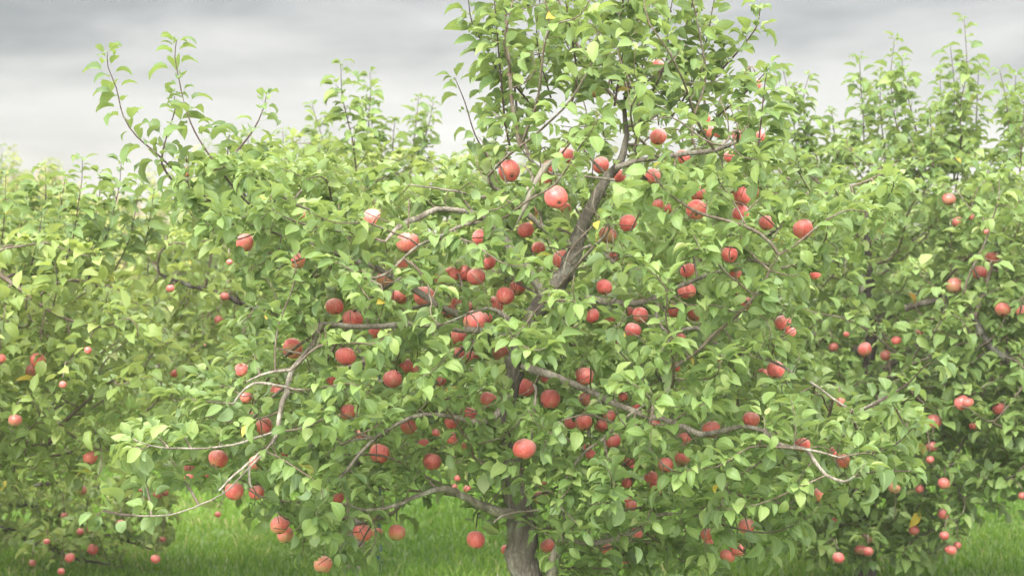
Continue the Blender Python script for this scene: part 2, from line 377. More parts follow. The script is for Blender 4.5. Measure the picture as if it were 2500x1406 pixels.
SHOOT_TIPS = []
def shoot(tree, off, pts, Y, r=.0042, size=.072, gap=.027, dY=0., fine=True, label=None, r2=None, bushy=0.):
    """an upright or arching young shoot with its own leaves; pts run from the tip down"""
    Q = [P(x, y, Y + dY * i / max(1, len(pts) - 1)) for i, (x, y) in enumerate(pts)][::-1]
    Q, R = smooth_path(Q, np.linspace(r, .0014, len(Q)), .03)
    t = Tubes(); t.add(Q, R, 6); o = t.obj('shoot', M_shoot, tree, off)
    seg = np.linalg.norm(np.diff(Q, axis=0), axis=1); s = np.concatenate([[0], np.cumsum(seg)]); tot = s[-1]
    pos = np.arange(tot * .10, tot, gap); pos = np.concatenate([pos, tot - rng.uniform(0, .02, 4)])
    rx = r2 or rng; n = len(pos); Pn = np.stack([np.interp(pos, s, Q[:, k]) for k in range(3)], 1)
    td = unit(np.stack([np.interp(np.minimum(pos + .02, tot), s, Q[:, k]) - np.interp(np.maximum(pos - .02, 0), s, Q[:, k]) for k in range(3)], 1))
    a = np.arange(n) * 2.4 + rx.uniform(0, 6) + rx.normal(0, .3, n)
    ref = np.array((.3, .8, .1)); u = unit(np.cross(td, ref)); v = np.cross(td, u)
    out = u * np.cos(a)[:, None] + v * np.sin(a)[:, None]
    fr = (pos / tot)[:, None]
    D = unit(out + td * (.5 + .7 * fr ** 3) + np.array((0, 0, .25)))
    L = make_leaf_params(Pn, D, size); L['curl'] = rx.uniform(.8, 1.9, n); L['fold'] = rx.uniform(.35, .85, n); L['roll'] = rx.normal(0, .6, n)
    sz = np.where(pos > tot - .06, .62, 1.0); L['len'] *= sz; L['wid'] *= sz
    L['tint'] = np.clip(rx.normal(.12, .15, n), 0, .9)
    if bushy:
        tl = Tubes(); Ls = [L]
        for sp in np.arange(tot * .04, tot * .80, .042):
            q = np.array([np.interp(sp, s, Q[:, k]) for k in range(3)]); aa = rx.uniform(0, 6.28); ln = bushy * rx.uniform(.35, 1.0) * (1.15 - sp / tot)
            d = unit(np.array((math.cos(aa), math.sin(aa) * .8, rx.uniform(.3, 1.1)))); m = q + d * ln * .5; e = q + d * ln + np.array((0, 0, .2 * ln))
            pts, rr_ = smooth_path([q, m, e], [.002, .0016, .0011], .03); tl.add(pts, rr_, 4)
            k = 5 + int(ln / .03); f = rx.random(k); ang = rx.uniform(0, 6.28, k)
            Dd = unit(np.stack([np.cos(ang), np.sin(ang), rx.uniform(-.1, .9, k)], 1) + d * .5)
            Ls.append(make_leaf_params(q + (e - q) * f[:, None], Dd, size * .9))
        tag(tl.obj('side_twigs', M_shoot, o, off), kind='stuff'); L = cat(*Ls)
    leaf_mesh('foliage', L, M_leaf, o, off, fine)
    return o

# ------------------------------------------------------------------ apples seen in the photograph
# px, py, diameter in px, how open (v open, p partly behind leaves, h mostly hidden), tone (r red, b with heavy bloom, g greenish, d dull dark, c calyx to viewer), label
APPLES_MAIN = """
1243,419,54,v,rc|big red apple with a greenish base left of the torn pale branch
1340,410,36,v,r|bright red oval apple just right of the torn pale branch
1385,380,42,p,b|rosy apple half under leaves above the torn pale branch
1466,404,42,v,b|pale pink apple hanging just left of the upper end of the thick slanting limb
1510,430,36,p,r|red apple tucked behind the right edge of the thick slanting limb near its top
1594,431,38,v,r|bright red apple below the grey side limb at the upper right of the slanting limb
1604,165,40,p,r|topmost bright red apple, half hidden high in the crown
1248,178,24,h,d|small dark red apple high on the left upright shoot of the crown
1450,222,36,h,g|pale apple almost covered by leaves high in the middle of the crown
1608,335,40,v,b|pink oval apple above the grey side limb, upper middle
1483,285,20,h,r|sliver of red apple showing between leaves over the slanting limb tip
1337,440,26,h,d|small dark apple tucked under the bright oval apple by the torn branch
1832,198,26,p,d|dark shrivelled apple at the upper right edge of the crown
1846,206,27,p,b|pink apple just right of the dark shrivelled one at the crown's upper right edge
1727,322,36,p,b|red apple in the middle of the cluster above the right grey side limb
1719,290,30,p,b|pale apple at the top of the cluster above the right grey side limb
1752,324,28,h,r|apple at the right of the cluster above the right grey side limb
1801,333,28,p,b|small pale pink apple alone between the upper right cluster and the dark upright shoot
1852,332,34,p,r|apple crossed by the dark upright shoot at the upper right
1781,384,30,p,r|small pink apple just under the right end of the grey side limb
1670,385,38,p,r|red apple under the middle of the grey side limb at upper right
1675,222,22,h,b|small pale apple behind leaves below the topmost right shoot
1702,473,40,p,b|pink apple resting on top of a bigger blush apple at right
1699,513,52,v,bc|large blush apple with its calyx facing out, lower of two stacked at right
1810,478,50,p,r|large red apple with a leaf across its top, right of the stacked pair
1808,522,42,p,r|red apple behind a pale leaf, below the large red one at right
1850,472,26,h,d|dark red apple peeping out right of the large leaf-topped one
1872,545,38,v,d|dark red apple crossed by a thin twig, left of the far right round apple
1960,560,50,v,r|round even red apple standing alone at the right of the crown
455,420,30,p,d|dull red apple at the far upper left under the tall shoots
738,527,24,p,d|small dark shrivelled apple in the upper left of the crown
598,593,44,p,d|dull red apple behind a round leaf at the upper left edge
726,637,40,p,b|pale apple under a leaf, left part of the crown above the bare elbow limb
590,903,36,p,b|pink apple at the far left beyond the bare elbow limb
715,852,50,v,gc|pale greenish blush apple touching the left side of the bare elbow limb
818,748,44,v,b|round rosy apple above the knee of the bare elbow limb
911,534,50,p,r|vivid red apple with a leaf notch in its top at the upper left
997,594,56,p,bx|very large pale blush apple beneath the curved bare limb
985,645,32,p,r|small red apple directly below the very large pale one
897,632,32,h,d|dull apple hidden left of the very large pale blush apple
940,683,44,v,g|pale streaky apple hanging in front of the short left limb
1162,676,46,v,r|deep red round apple at the front of the central bunch
1190,640,42,p,r|bright red apple at the upper right of the central bunch
1134,667,40,p,r|red apple second from the left in the central bunch
1104,669,38,p,r|red apple at the left end of the central bunch
1077,681,34,h,g|pale apple hiding left of the central bunch
1174,580,44,p,b|rosy apple crossed by a curled leaf, above the central bunch
1167,544,20,h,r|tiny red patch of an apple above the curled leaf, top centre
1283,562,42,v,r|bright red apple right below the tip of the torn pale wood
1314,607,34,p,r|red apple behind and below the one under the torn wood
1357,483,56,v,bc|largest bright rosy apple, right of the torn pale branch
1381,509,28,h,g|greenish apple behind the lower right of the largest rosy one
1301,517,26,h,g|greenish hidden apple between torn wood and the largest rosy apple
1373,634,46,v,r|deep red apple in front of the fork of the thick slanting limb
1483,574,44,v,g|muted streaky red apple right of the slanting limb
1532,545,42,v,r|red apple to the upper right of the muted streaky one
1428,498,22,h,b|small pale apple touching the left side of the slanting limb
1606,500,30,p,b|pink apple, left of a close pair right of the slanting limb
1632,509,24,h,b|pink apple, right of a close pair right of the slanting limb
1498,627,28,p,r|small damaged red apple among leaves below the muted streaky one
1475,701,40,v,r|smooth bright red oval apple standing clear right of the fork
1035,724,52,v,b|large rosy apple with grey bloom, left of centre
974,727,40,p,d|brownish apple behind a curled leaf left of the large bloomy one
1233,722,46,v,r|glossy vivid red apple in the very centre of the tree
1264,702,42,p,g|dull orange red apple behind the right shoulder of the central glossy one
1208,744,42,p,b|rosy apple below and left of the central glossy one
1094,758,40,p,d|brown-shaded apple under leaves right of the large bloomy one
1117,738,28,h,d|dark hidden apple above the brown-shaded one near centre
1142,748,24,h,r|small orange red patch of an apple left of the rosy central one
1157,784,54,v,b|big pale-shouldered rosy apple below the centre
1188,778,30,h,r|red apple behind the right edge of the big pale-shouldered one
860,780,50,v,b|round red apple in front of the left end of the straight bare limb
920,808,38,p,r|red apple hanging under the straight bare limb on the left
918,835,22,h,r|small red piece of apple lower down beneath the straight bare limb
937,851,20,h,r|tiny apple patch lowest beneath the straight bare limb
1121,823,44,p,b|shaded rosy apple under the big pale-shouldered one
1117,863,36,p,r|red apple below the shaded rosy one, left of the trunk
1154,872,32,p,g|yellowish apple with spots right beside the trunk middle
1221,861,42,h,g|green-orange apple in shade close to the upper trunk
843,870,50,v,r|bright red apple hanging right of the elbow limb's slanting arm
960,925,46,v,d|dark crimson apple at the left middle, below two leaf-hidden ones
989,893,38,p,r|red apple with a leaf across it above the dark crimson one
1018,901,30,h,r|red apple right of the leaf above the dark crimson one
980,868,22,h,g|dull little apple topmost above the dark crimson one
1073,926,36,p,r|half apple cut by a leaf edge, left of the trunk
815,925,36,p,r|red apple partly behind leaves below the bright one by the elbow limb
1447,771,36,v,r|small bright red apple below the right end of the fork limb
1487,781,32,p,g|dull brownish apple right of the small bright one under the right limb
1498,835,24,h,r|dark red patch of an apple below the dull brownish one
1545,806,40,v,b|round rosy apple, lowest of three beneath the grey right limb
1564,769,40,v,d|dark red apple, upper right of three beneath the grey right limb
1537,761,26,p,b|pale apple, upper left of three beneath the grey right limb
1642,758,36,p,b|pink-topped apple beside the hooked bare twig
1661,821,26,p,b|small pink apple just below the hooked bare twig
1562,731,28,h,d|dark apple seen against the end of the grey right limb
1614,796,20,h,r|tiny apple patch inside the bend of the hooked twig
1391,788,22,h,b|pale little apple behind leaves left of the small bright one
1428,918,46,v,r|red apple above the start of the long lower right limb
1335,920,36,p,b|small rosy apple behind leaf stalks above the close front pair
1318,901,24,h,b|pale small apple peeking over the close front pair
1278,945,50,v,r|red apple, upper left of the close front pair before the trunk
1343,974,50,v,r|bright red apple, lower right of the close front pair before the trunk
1298,841,24,h,g|dull apple in deep shade over the trunk
1649,895,28,p,b|pale red apple between leaves right of centre
1781,622,40,v,bc|pale pink apple with calyx showing, upper of two at the short right limb
1796,667,30,p,r|orange red apple, lower of two at the short right limb
1680,660,38,v,r|red apple, upper of the stacked two right of middle
1676,711,44,v,r|red apple, lower of the stacked two right of middle
1989,670,28,p,r|small red apple at the right edge behind an olive leaf
1825,741,34,p,b|pink apple behind a thin slanting red twig
1793,711,24,h,g|hidden dull apple left of the one behind the slanting twig
1911,788,40,p,b|rosy apple cut by a curved leaf, upper of a pair at the right
1930,812,28,p,r|small red apple under the curved leaf, lower of a pair at the right
1696,766,38,h,d|brownish apple in the leaves below the stacked two at right
1756,873,20,h,r|tiny apple in the gap at right, left of the lone bright one
1893,903,44,v,r|bright red apple at the right side with a dried twig above it
1863,911,26,h,d|dull apple peeping out left of the bright right side one
676,953,34,p,r|red apple just behind the lower bend of the elbow limb
599,969,34,p,r|flat red apple patch under the forked twigs on the far left
615,1008,26,h,b|pink patch of apple below the forked twigs on the far left
645,1040,42,v,b|pale pink apple on the left at the foot of the elbow limb
532,1120,48,v,b|pale rosy apple hanging below the long thin left twig
625,1130,38,p,d|dull pink apple behind twigs right of the pale rosy left one
691,1113,24,p,r|small red apple beneath the foot of the elbow limb
571,1198,46,v,r|vivid red apple, left of the pair at the lower left
626,1202,40,v,b|duller apple, right of the pair at the lower left
824,1215,32,p,b|small pinkish apple low on the left, clear of others
684,1281,46,v,b|light pink apple hanging lowest at left over open grass
697,1306,40,p,g|greenish apple hanging right behind the lowest light pink one
788,1377,46,p,g|pale green-pink apple at the bottom edge beneath a bare twig
819,1307,30,h,g|shaded apple behind leaves left of the bottom red one
850,1005,40,v,r|red apple with a leaf beneath it, left of the slanting lower limb
1002,1040,46,p,d|dark apple under a leaf at the upper end of the slanting lower limb
1144,1013,42,p,r|bright red apple bitten into by a leaf left of the trunk
1104,1030,36,p,r|red apple left of a thin dark twig beside the leaf-bitten one
1192,976,42,p,g|green and pink apple close against the left of the trunk
928,1107,50,v,r|red apple low left of centre, just under the slanting lower limb
1055,1127,46,v,d|wine red dented apple at lower centre left
1035,1083,28,p,d|small dull apple above the wine red dented one
1104,1070,34,p,b|pink shaded apple in the clump left of the trunk
1137,1088,20,h,b|pink bit of apple by the dark twig left of the trunk
1064,1056,22,h,b|tiny pink apple patch atop the clump left of the trunk
1281,1096,56,v,b|largest front apple hanging right before the lower trunk
1274,1053,16,h,r|small red patch directly above the largest front apple
1425,1031,44,v,b|rosy apple at the front of the bunch under the long right limb
1393,1033,32,p,b|dull apple at the left end of the bunch under the long right limb
1468,1038,30,p,r|small red apple right of centre in the bunch under the long right limb
1488,1015,32,p,b|pale apple at the upper right of the bunch under the long right limb
1432,978,42,p,g|yellow-green apple above the bunch under the long right limb
1522,969,24,p,b|small pink apple just above the long right limb
1554,991,20,p,r|tiny red apple poking over the long right limb
1599,1033,28,p,r|orange red apple half under the long right limb
1497,1076,40,p,b|dusty rose apple under crossing twigs below the right bunch
1435,1093,22,h,b|pale little apple beside the crossing twig right of the trunk
1442,1110,26,p,r|red streak of an apple below the crossing twig right of the trunk
1535,1123,30,p,b|dull pink apple on the twig hanging below the dusty rose one
1545,1139,18,h,r|tiny red apple beside the dull pink hanging one
1626,1135,38,v,d|shaded red apple at lower right, left of a bigger dark one
1667,1118,42,p,d|dark red apple with dried twigs above it, lower right
1671,1072,34,p,g|cracked brownish apple right beneath the long right limb
1589,1165,34,p,r|bright apple sliver under a pale leaf, lower right
1599,1185,28,h,d|dark apple beneath the bright sliver, lower right
1532,1178,28,p,r|orange red apple under a broad leaf at lower right of the trunk
1328,1185,24,h,r|red streak of an apple right beside the trunk bark
1320,1215,34,p,g|green and orange apple right beside the trunk bark
1541,1233,30,p,b|narrow pink apple in the leaves, lower right of the trunk
1534,1220,20,h,d|small dull apple above the narrow pink one
1555,1302,30,v,b|pink apple on the low right crooked limb
1480,1339,32,p,b|dull apple just under the low right crooked limb
1530,1371,22,h,d|dark little apple near the bottom edge under the crooked limb
1336,1332,38,v,b|pink oval apple between the two lowest stems
1236,1341,28,p,d|dull apple against the left of the trunk foot
1162,1317,46,v,r|deep red apple alone over the grass left of the trunk foot
885,1299,48,v,r|round red apple low over the grass at left of centre
968,1299,42,v,g|pale half green apple under a withered leaf
922,1300,26,p,g|small green apple between the round red and the half green one
913,1267,18,h,g|tiny pinkish apple above the small green one
1738,1048,44,v,r|vivid red apple at the end of the long right limb
1835,1023,42,v,b|pink apple just before the light curved right limb
1960,1085,38,p,b|pale apple behind the light curved right limb
2037,1103,28,p,r|small red apple at the tip of the curved right limb
2057,1126,36,v,b|pink apple at the far right tip of the curved limb
1783,1097,18,h,b|tiny pink apple below the start of the curved right limb
1964,1033,22,h,b|small pink apple above the curved right limb
2051,980,26,p,b|dull pink apple beneath a leaf at the crown's right edge
2002,1206,36,p,b|blush apple between hanging leaves under the right drooping twig
1822,1284,40,v,b|pink apple with a twig across it at the bottom right
1725,1304,32,p,b|pale yellow-pink apple at the bottom right behind hanging leaves
1730,1326,28,h,g|greenish apple directly under the pale yellow-pink one
1801,1341,38,p,d|dark red apple near the bottom edge at right behind leaves
1775,1357,38,p,d|brownish apple, lowest at right beside the dark red one
1746,1249,16,h,r|tiny orange apple patch over the low right dark twig
"""
APPLES_BACK = """
291,694,20,p,b,B|pink apple in the gap between left tree tops
416,705,20,p,r,B|small red apple just below the brown left background limb
548,724,22,p,d,B|small purple-grey apple behind the main crown at left
535,782,24,p,d,B|dull apple in the background left of the elbow limb
628,874,22,p,r,B|shaded red apple behind the bare elbow limb
428,911,22,p,r,B|small red apple in the blurred tree left of the elbow limb
505,845,16,h,b,B|tiny pink apple in the blurred foliage at left middle
560,640,14,v,r,B|tiny red apple seen under the upper left crown
215,855,18,v,r,N|tiny bright coral apple on the left neighbour tree
3,875,24,v,r,N|red apple cut by the left edge of the picture
93,880,38,p,r,N|red apple, upper of two touching at the far left
82,906,40,p,g,N|greenish red apple, lower of two touching at the far left
37,1026,34,v,g,N|dull orange apple alone at the far left
221,1117,34,p,r,N|vivid red apple with a leaf over its top on the left neighbour tree
154,939,18,h,r,N|tiny red apple above a yellow leaf at the left
201,1197,22,p,d,B|small dark red apple under the left neighbour tree
346,1197,18,p,d,L|small dull apple, left of three in the low blurred cluster
385,1206,26,v,r,L|small red apple, middle of three in the low blurred cluster
403,1203,18,p,d,L|small dark apple, right of three in the low blurred cluster
348,1222,16,p,d,L|tiny apple beneath the low blurred cluster of three
296,1279,24,p,r,L|red apple just under the low left twig
196,1297,18,p,d,L|small brown apple in the low branches at bottom left
221,1292,18,p,d,L|small apple right beside the brown one in the low branches
227,1341,28,v,r,L|larger pinkish apple in the low branches at bottom left
171,1361,26,v,b,L|pale pink apple near the bottom left corner
380,1364,24,v,r,L|small red apple hanging clear over the grass at bottom left
398,1317,16,p,d,L|tiny dark apple above the one hanging clear over the grass
150,1394,18,p,b,L|pale apple touching the bottom edge at left
152,1307,14,p,d,L|tiny apple left of the brown low ones
114,1321,16,p,b,L|tiny pink apple low on the far left
80,1374,18,p,d,L|dull small apple lowest in the left corner
157,1259,18,p,d,L|tiny reddish apple at the top of the low left branches
463,1143,30,p,g,B|green-pink apple in the background under the long thin left twig
463,1165,24,p,b,B|small pink apple below the green-pink background one
505,1158,14,v,b,B|tiny pink apple right of the background pair at left
532,1255,16,v,b,B|tiny pale apple over the grass at left
878,1060,28,v,d,B|blurred red apple left of the slanting lower limb
1141,1193,20,v,d,B|dark small apple over the bright grass, right of three
1117,1167,18,p,r,B|small red apple over the bright grass, topmost of three
1107,1188,20,p,d,B|small brown apple over the bright grass, left of three
1540,651,16,v,b,B|tiny pale pink apple in the blurred gap right of the slanting limb
2316,487,32,v,d,R|purplish apple highest on the right background tree
2338,543,28,h,g,R|faint greenish apple below the purplish one on the right tree
2371,530,18,h,d,R|tiny dark apple right of the purplish one on the right tree
2398,582,34,h,g,R|dull olive-red apple upper right on the right tree
2435,582,26,h,g,R|dull olive-red smaller apple at the upper right edge
2408,566,14,h,r,R|tiny red spot of an apple above the two olive-red ones
2423,629,34,v,b,R|pink shining apple near the right edge
2390,666,38,p,r,R|bright red apple with a leaf notch near the right edge
2331,697,40,p,g,R|green-orange apple left of the leaf-notched one on the right tree
2448,756,38,v,r,R|vivid red round apple near the right edge at mid height
2496,759,30,v,r,R|red apple cut by the right edge of the picture
2388,791,38,h,d,R|brownish apple behind leaves below the vivid round one
2034,848,24,p,d,R|small dim pink apple just beyond the main crown's right side
2066,816,14,h,r,R|tiny red apple with a yellow leaf on the right tree
2112,853,34,v,b,R|soft pink apple in the shade left of the upright leafy twig
2161,868,26,p,d,R|dim red apple right of the soft pink shaded one
2188,831,24,h,r,R|small red apple over the dim one on the right tree
2246,811,18,h,d,R|tiny dark apple above the leafy twig tip at right
2281,1028,36,v,r,R|bright pink-red apple over a dark gap right of the leafy twig
2347,983,36,p,r,R|coral apple, left of two merging at the right
2363,984,28,p,g,R|orange apple, right of two merging at the right
2439,998,32,v,r,R|red apple at the right edge below the merging two
2169,1010,20,p,d,R|small dark apple behind the leafy twig at right
2275,1090,28,p,d,R|shaded brown apple below the bright one over the dark gap
2271,1122,20,p,d,R|small dim apple lower below the shaded brown one
2305,1180,30,v,g,R|dusky brown apple at the right, above the lowest branches
2184,1190,30,p,gc,R|green apple with calyx showing beneath the main crown's right tip
2245,1193,22,p,d,R|small brown apple right of the green one with calyx
2305,1254,28,v,b,R|pale striped apple low at the right with white specks near
2375,1040,20,p,r,R|small red apple among round leaves at the right
2231,1294,26,v,d,R|dull brown apple above grass at the lower right
2305,1307,24,p,d,R|dim apple lower right between the pale striped and the lowest one
2321,1342,28,v,b,R|pinkish apple hanging lowest over the grass at right
2337,1331,20,p,g,R|small green apple right beside the lowest pinkish one
2046,1361,28,v,b,R|rose apple at the bottom edge under the right tree
2101,1342,28,v,g,R|green apple in the deep shade near the right tree's trunk foot
2119,1346,26,p,d,R|brown-red apple right of the green one in deep shade
2117,1314,28,p,g,R|olive apple above the green one in deep shade
2495,1210,20,v,d,R|small dim apple touching the right edge low down
2037,1270,16,h,r,R|tiny red apple below the main crown's right skirt
"""
YB, YR, YN, YL = 8.5, 8.0, 6.9, 8.6
def parse(txt, main):
    out = []
    for ln in txt.strip().splitlines():
        a, lab = ln.split('|'); f = a.split(','); px, py, d = map(float, f[:3]); op, tone = f[3], f[4]
        k = 'M' if main else f[5]
        rr = random.Random(int(px * 7 + py))
        if k == 'M':
            D = .077 * rr.uniform(.95, 1.05); Y = D * FPX / d
            cx = min(abs(px - 1250) / 1100, 1); hh = 1.0 * math.sqrt(max(.02, 1 - cx ** 1.6))
            lo, hi = 6.0 - hh, 6.0 + hh * (.15 if op == 'v' else .45)
            Y = min(max(Y, lo), hi)
        else:
            Y = {'B': YB - .5, 'R': YR - .4, 'N': YN - .35, 'L': YL - .3}[k] + rr.uniform(-.25, .25)
        D = d * Y / FPX
        out.append(dict(px=px, py=py, d=d, Y=Y, D=D, op=op, tone=tone, key=k, label=lab, pos=P(px, py, Y)))
    return out
APP = parse(APPLES_MAIN, True) + parse(APPLES_BACK, False)
AX = np.array([(a['px'], a['py'], a['d'] / 2, a['Y']) for a in APP])
AOP = np.array([{'v': 1.02, 'p': .74, 'h': .42}[a['op']] * (1 if a['key'] == 'M' else .68) for a in APP])
AP = np.array([a['pos'] for a in APP]); AD = np.array([a['D'] for a in APP])
# partly hidden fruit: the open side differs from one to the next
AOFF = np.array([(math.cos(i * 2.4), math.sin(i * 2.4)) for i in range(len(APP))]) * (np.where(AOP > .9, 0, .30) * AX[:, 2])[:, None]

# bare wood that leaves leave clear (pixel polylines, depth, half width)
CLEAR = []
def prune(L, fine=True, base=None):
    """drop leaves that grow through or right over the fruit and the bare limbs"""
    V = leaf_verts(L, fine); rows = V.shape[1] // 3
    S = V[:, [4, (rows // 2) * 3, (rows // 2) * 3 + 1, (rows // 2) * 3 + 2, (rows - 2) * 3 + 1, (rows - 1) * 3 + 1]]   # sample points
    x, y, f = proj(S); yy = S[..., 1]
    kill = np.zeros(len(V), bool)
    for i in range(len(APP)):
        cx, cy = AX[i, 0] + AOFF[i, 0], AX[i, 1] + AOFF[i, 1]; r = AX[i, 2] * AOP[i]
        m = (((x - cx) ** 2 + (y - cy) ** 2) < r * r) & (yy < AX[i, 3] + AD[i] * .3)
        kill |= m.any(1)
        kill |= (np.linalg.norm(S - AP[i], axis=2) < AD[i] * .47).any(1)
    lot = rng.random(len(V))
    for pts, Y, hw, prob in CLEAR:
        pts = np.asarray(pts, float)
        for a, b in zip(pts[:-1], pts[1:]):
            ab = b - a; t = np.clip(((x - a[0]) * ab[0] + (y - a[1]) * ab[1]) / (ab @ ab), 0, 1)
            m = (np.hypot(x - a[0] - t * ab[0], y - a[1] - t * ab[1]) < hw) & (yy < Y + .02)
            kill |= m.any(1) & (lot < prob)
    return take(L, ~kill)

# ------------------------------------------------------------------ ground
def ground():
    m, nt, b, out = new_mat('lawn_soil'); tc = nd(nt, 'ShaderNodeTexCoord'); o = tc.outputs['Object']
    c = ramp(nt, noise(nt, o, 1.1, 5, .6), [(.3, (.045, .085, .014)), (.55, (.085, .135, .022)), (.72, (.14, .17, .045)), (.85, (.17, .14, .08))])
    c = mix_c(nt, math_n(nt, 'MULTIPLY', noise(nt, o, 60, 4, .7), .6), c, (.05, .10, .015))
    nt.links.new(c, b.inputs['Base Color']); b.inputs['Roughness'].default_value = .9
    n = 60; xs = np.linspace(-1, 1, n); g = np.sign(xs) * np.abs(xs) ** 2.2 * 120
    X, Y = np.meshgrid(g, g + 12); Z = .02 * np.sin(X * .9) * np.sin(Y * .7)
    V = np.stack([X, Y, Z], -1).reshape(-1, 3); i, j = np.meshgrid(np.arange(n - 1), np.arange(n - 1), indexing='ij')
    F = np.stack([i * n + j, i * n + j + 1, (i + 1) * n + j + 1, (i + 1) * n + j], -1).reshape(-1, 4)
    tag(mesh_np('ground', V, F, m), kind='structure')
    # mown grass blades
    m, nt, b, out = new_mat('grass_blade'); at = nd(nt, 'ShaderNodeAttribute', attribute_name='tint')
    c = ramp(nt, at.outputs['Fac'], [(0, (.065, .145, .012)), (.5, (.125, .245, .020)), (.9, (.22, .33, .045)), (1, (.40, .36, .17))])
    b.inputs['Roughness'].default_value = .55; nt.links.new(c, b.inputs['Base Color'])
    tr = nd(nt, 'ShaderNodeBsdfTranslucent'); nt.links.new(c, tr.inputs[0]); mx = nd(nt, 'ShaderNodeMixShader'); mx.inputs[0].default_value = .4
    nt.links.new(b.outputs[0], mx.inputs[1]); nt.links.new(tr.outputs[0], mx.inputs[2]); nt.links.new(mx.outputs[0], out.inputs[0])
    r = np.random.default_rng(5); N = 330000
    y = 6.2 + (r.random(N) ** 1.25) * 13; x = (r.random(N) * 2 - 1) * (y * .40 + 1.4)
    pz = .02 * np.sin(x * .9) * np.sin(y * .7)
    clump = np.sin(x * 7 + 3 * np.sin(y * 3)) * np.sin(y * 6 + 2 * np.sin(x * 4)); h = r.uniform(.022, .058, N) * (1 + .35 * clump)
    a = r.random(N) * 6.28; w = r.uniform(.0018, .0035, N) * (1 + (y - 7) * .12); lean = h * r.uniform(.1, 1.0, N); b2 = r.random(N) * 6.28
    s = np.stack([np.cos(a) * w, np.sin(a) * w, 0 * w], 1); base = np.stack([x, y, pz], 1)
    mid = base + np.stack([np.cos(b2) * lean * .3, np.sin(b2) * lean * .3, h * .6], 1); top = base + np.stack([np.cos(b2) * lean, np.sin(b2) * lean, h], 1)
    V = np.stack([base - s, base + s, mid + s * .8, mid - s * .8, top + s * .15, top - s * .15], 1)
    F = (np.array([(0, 1, 2, 3), (3, 2, 4, 5)])[None] + (np.arange(N) * 6)[:, None, None]).reshape(-1, 4)
    t = np.clip(r.normal(.42, .24, N) + .14 * clump + .15 * np.sin(x * 1.7 + 2 * np.sin(y * 1.1)), 0, 1)
    tag(mesh_np('grass', V.reshape(-1, 3), F, m, attrs={'tint': np.repeat(t, 6)}), 'short green orchard grass under and between the apple trees', 'grass', kind='stuff')
ground()

# ------------------------------------------------------------------ the main tree
def px_poly(pts, Y, dY=0.):
    n = len(pts); Ys = Y if isinstance(Y, (list, tuple)) else [Y + dY * i / max(1, n - 1) for i in range(n)]
    return np.array([P(x, y, q) for (x, y), q in zip(pts, Ys)])
def px_rad(w, Y): return np.array([q / 2 * Y / FPX for q in w])
def limb(tree, off, pts, w, Y, dY=0., name='branch', mat=None, clear=.85, lump=.10, sides=10, seeds=None, step=.03, c0=None):
    p = px_poly(pts, Y, dY); Ym = p[:, 1].mean(); pp = [p[0]]; ww = [w[0]]
    for i in range(1, len(p)):
        g = np.linalg.norm(p[i] - p[i - 1]); k = max(1, int(g / .075))
        for q in range(1, k): pp.append(p[i - 1] + (p[i] - p[i - 1]) * q / k + rng.normal(0, .0055, 3)); ww.append((w[i - 1] + (w[i] - w[i - 1]) * q / k) * rng.uniform(.92, 1.14))
        pp.append(p[i]); ww.append(w[i])
    p0, p, w0, w = p, np.array(pp), w, ww
    Q, R = smooth_path(p, px_rad(w, Ym), step)
    Q[1:-1] += rng.normal(0, .12, (len(Q) - 2, 3)) * R[1:-1, None]
    t = Tubes(); t.add(Q, R, sides, lump); o = t.obj(name, mat or M_bark, tree, off)
    p, w = p0, w0
    if clear:
        for i in range((1 if len(pts) > 4 else 0) if c0 is None else c0, len(pts) - 1):
            CLEAR.append(((pts[i], pts[i + 1]), p[i:i + 2, 1].mean(), (w[i] + w[i + 1]) / 4 + 2, clear * .62))
    if seeds is not None: seeds += list(Q[::2])
    return o
MY = 6.0
def ground_xy(px, Y):
    p = P(px, 700, Y); return (float(p[0]), Y, 0.)
moff = ground_xy(1290, MY)
main_tree = empty('apple_tree', moff)
tag(main_tree, 'full laden apple tree in the middle, nearest, with bare grey limbs and a low trunk', 'apple tree')
mseeds = []
tp = [(1296, 1752), (1290, 1640), (1284, 1520), (1284, 1400), (1272, 1300), (1262, 1230), (1256, 1150), (1248, 1060), (1244, 980), (1258, 890), (1300, 780), (1350, 712)]
tw = [125, 88, 76, 74, 72, 66, 50, 42, 40, 44, 50, 58]
limb(main_tree, moff, tp, tw, MY, name='trunk', mat=M_trunk, clear=0, lump=.13, sides=18)
mseeds += list(px_poly(tp[4:], MY))
for a, b, h, pr in (((1284, 1400), (1262, 1230), 32, .35), ((1262, 1230), (1256, 1150), 30, .3), ((1310, 770), (1340, 720), 26, .5), ((1232, 960), (1228, 1000), 20, .5)):
    CLEAR.append(((a, b), MY, h, pr))
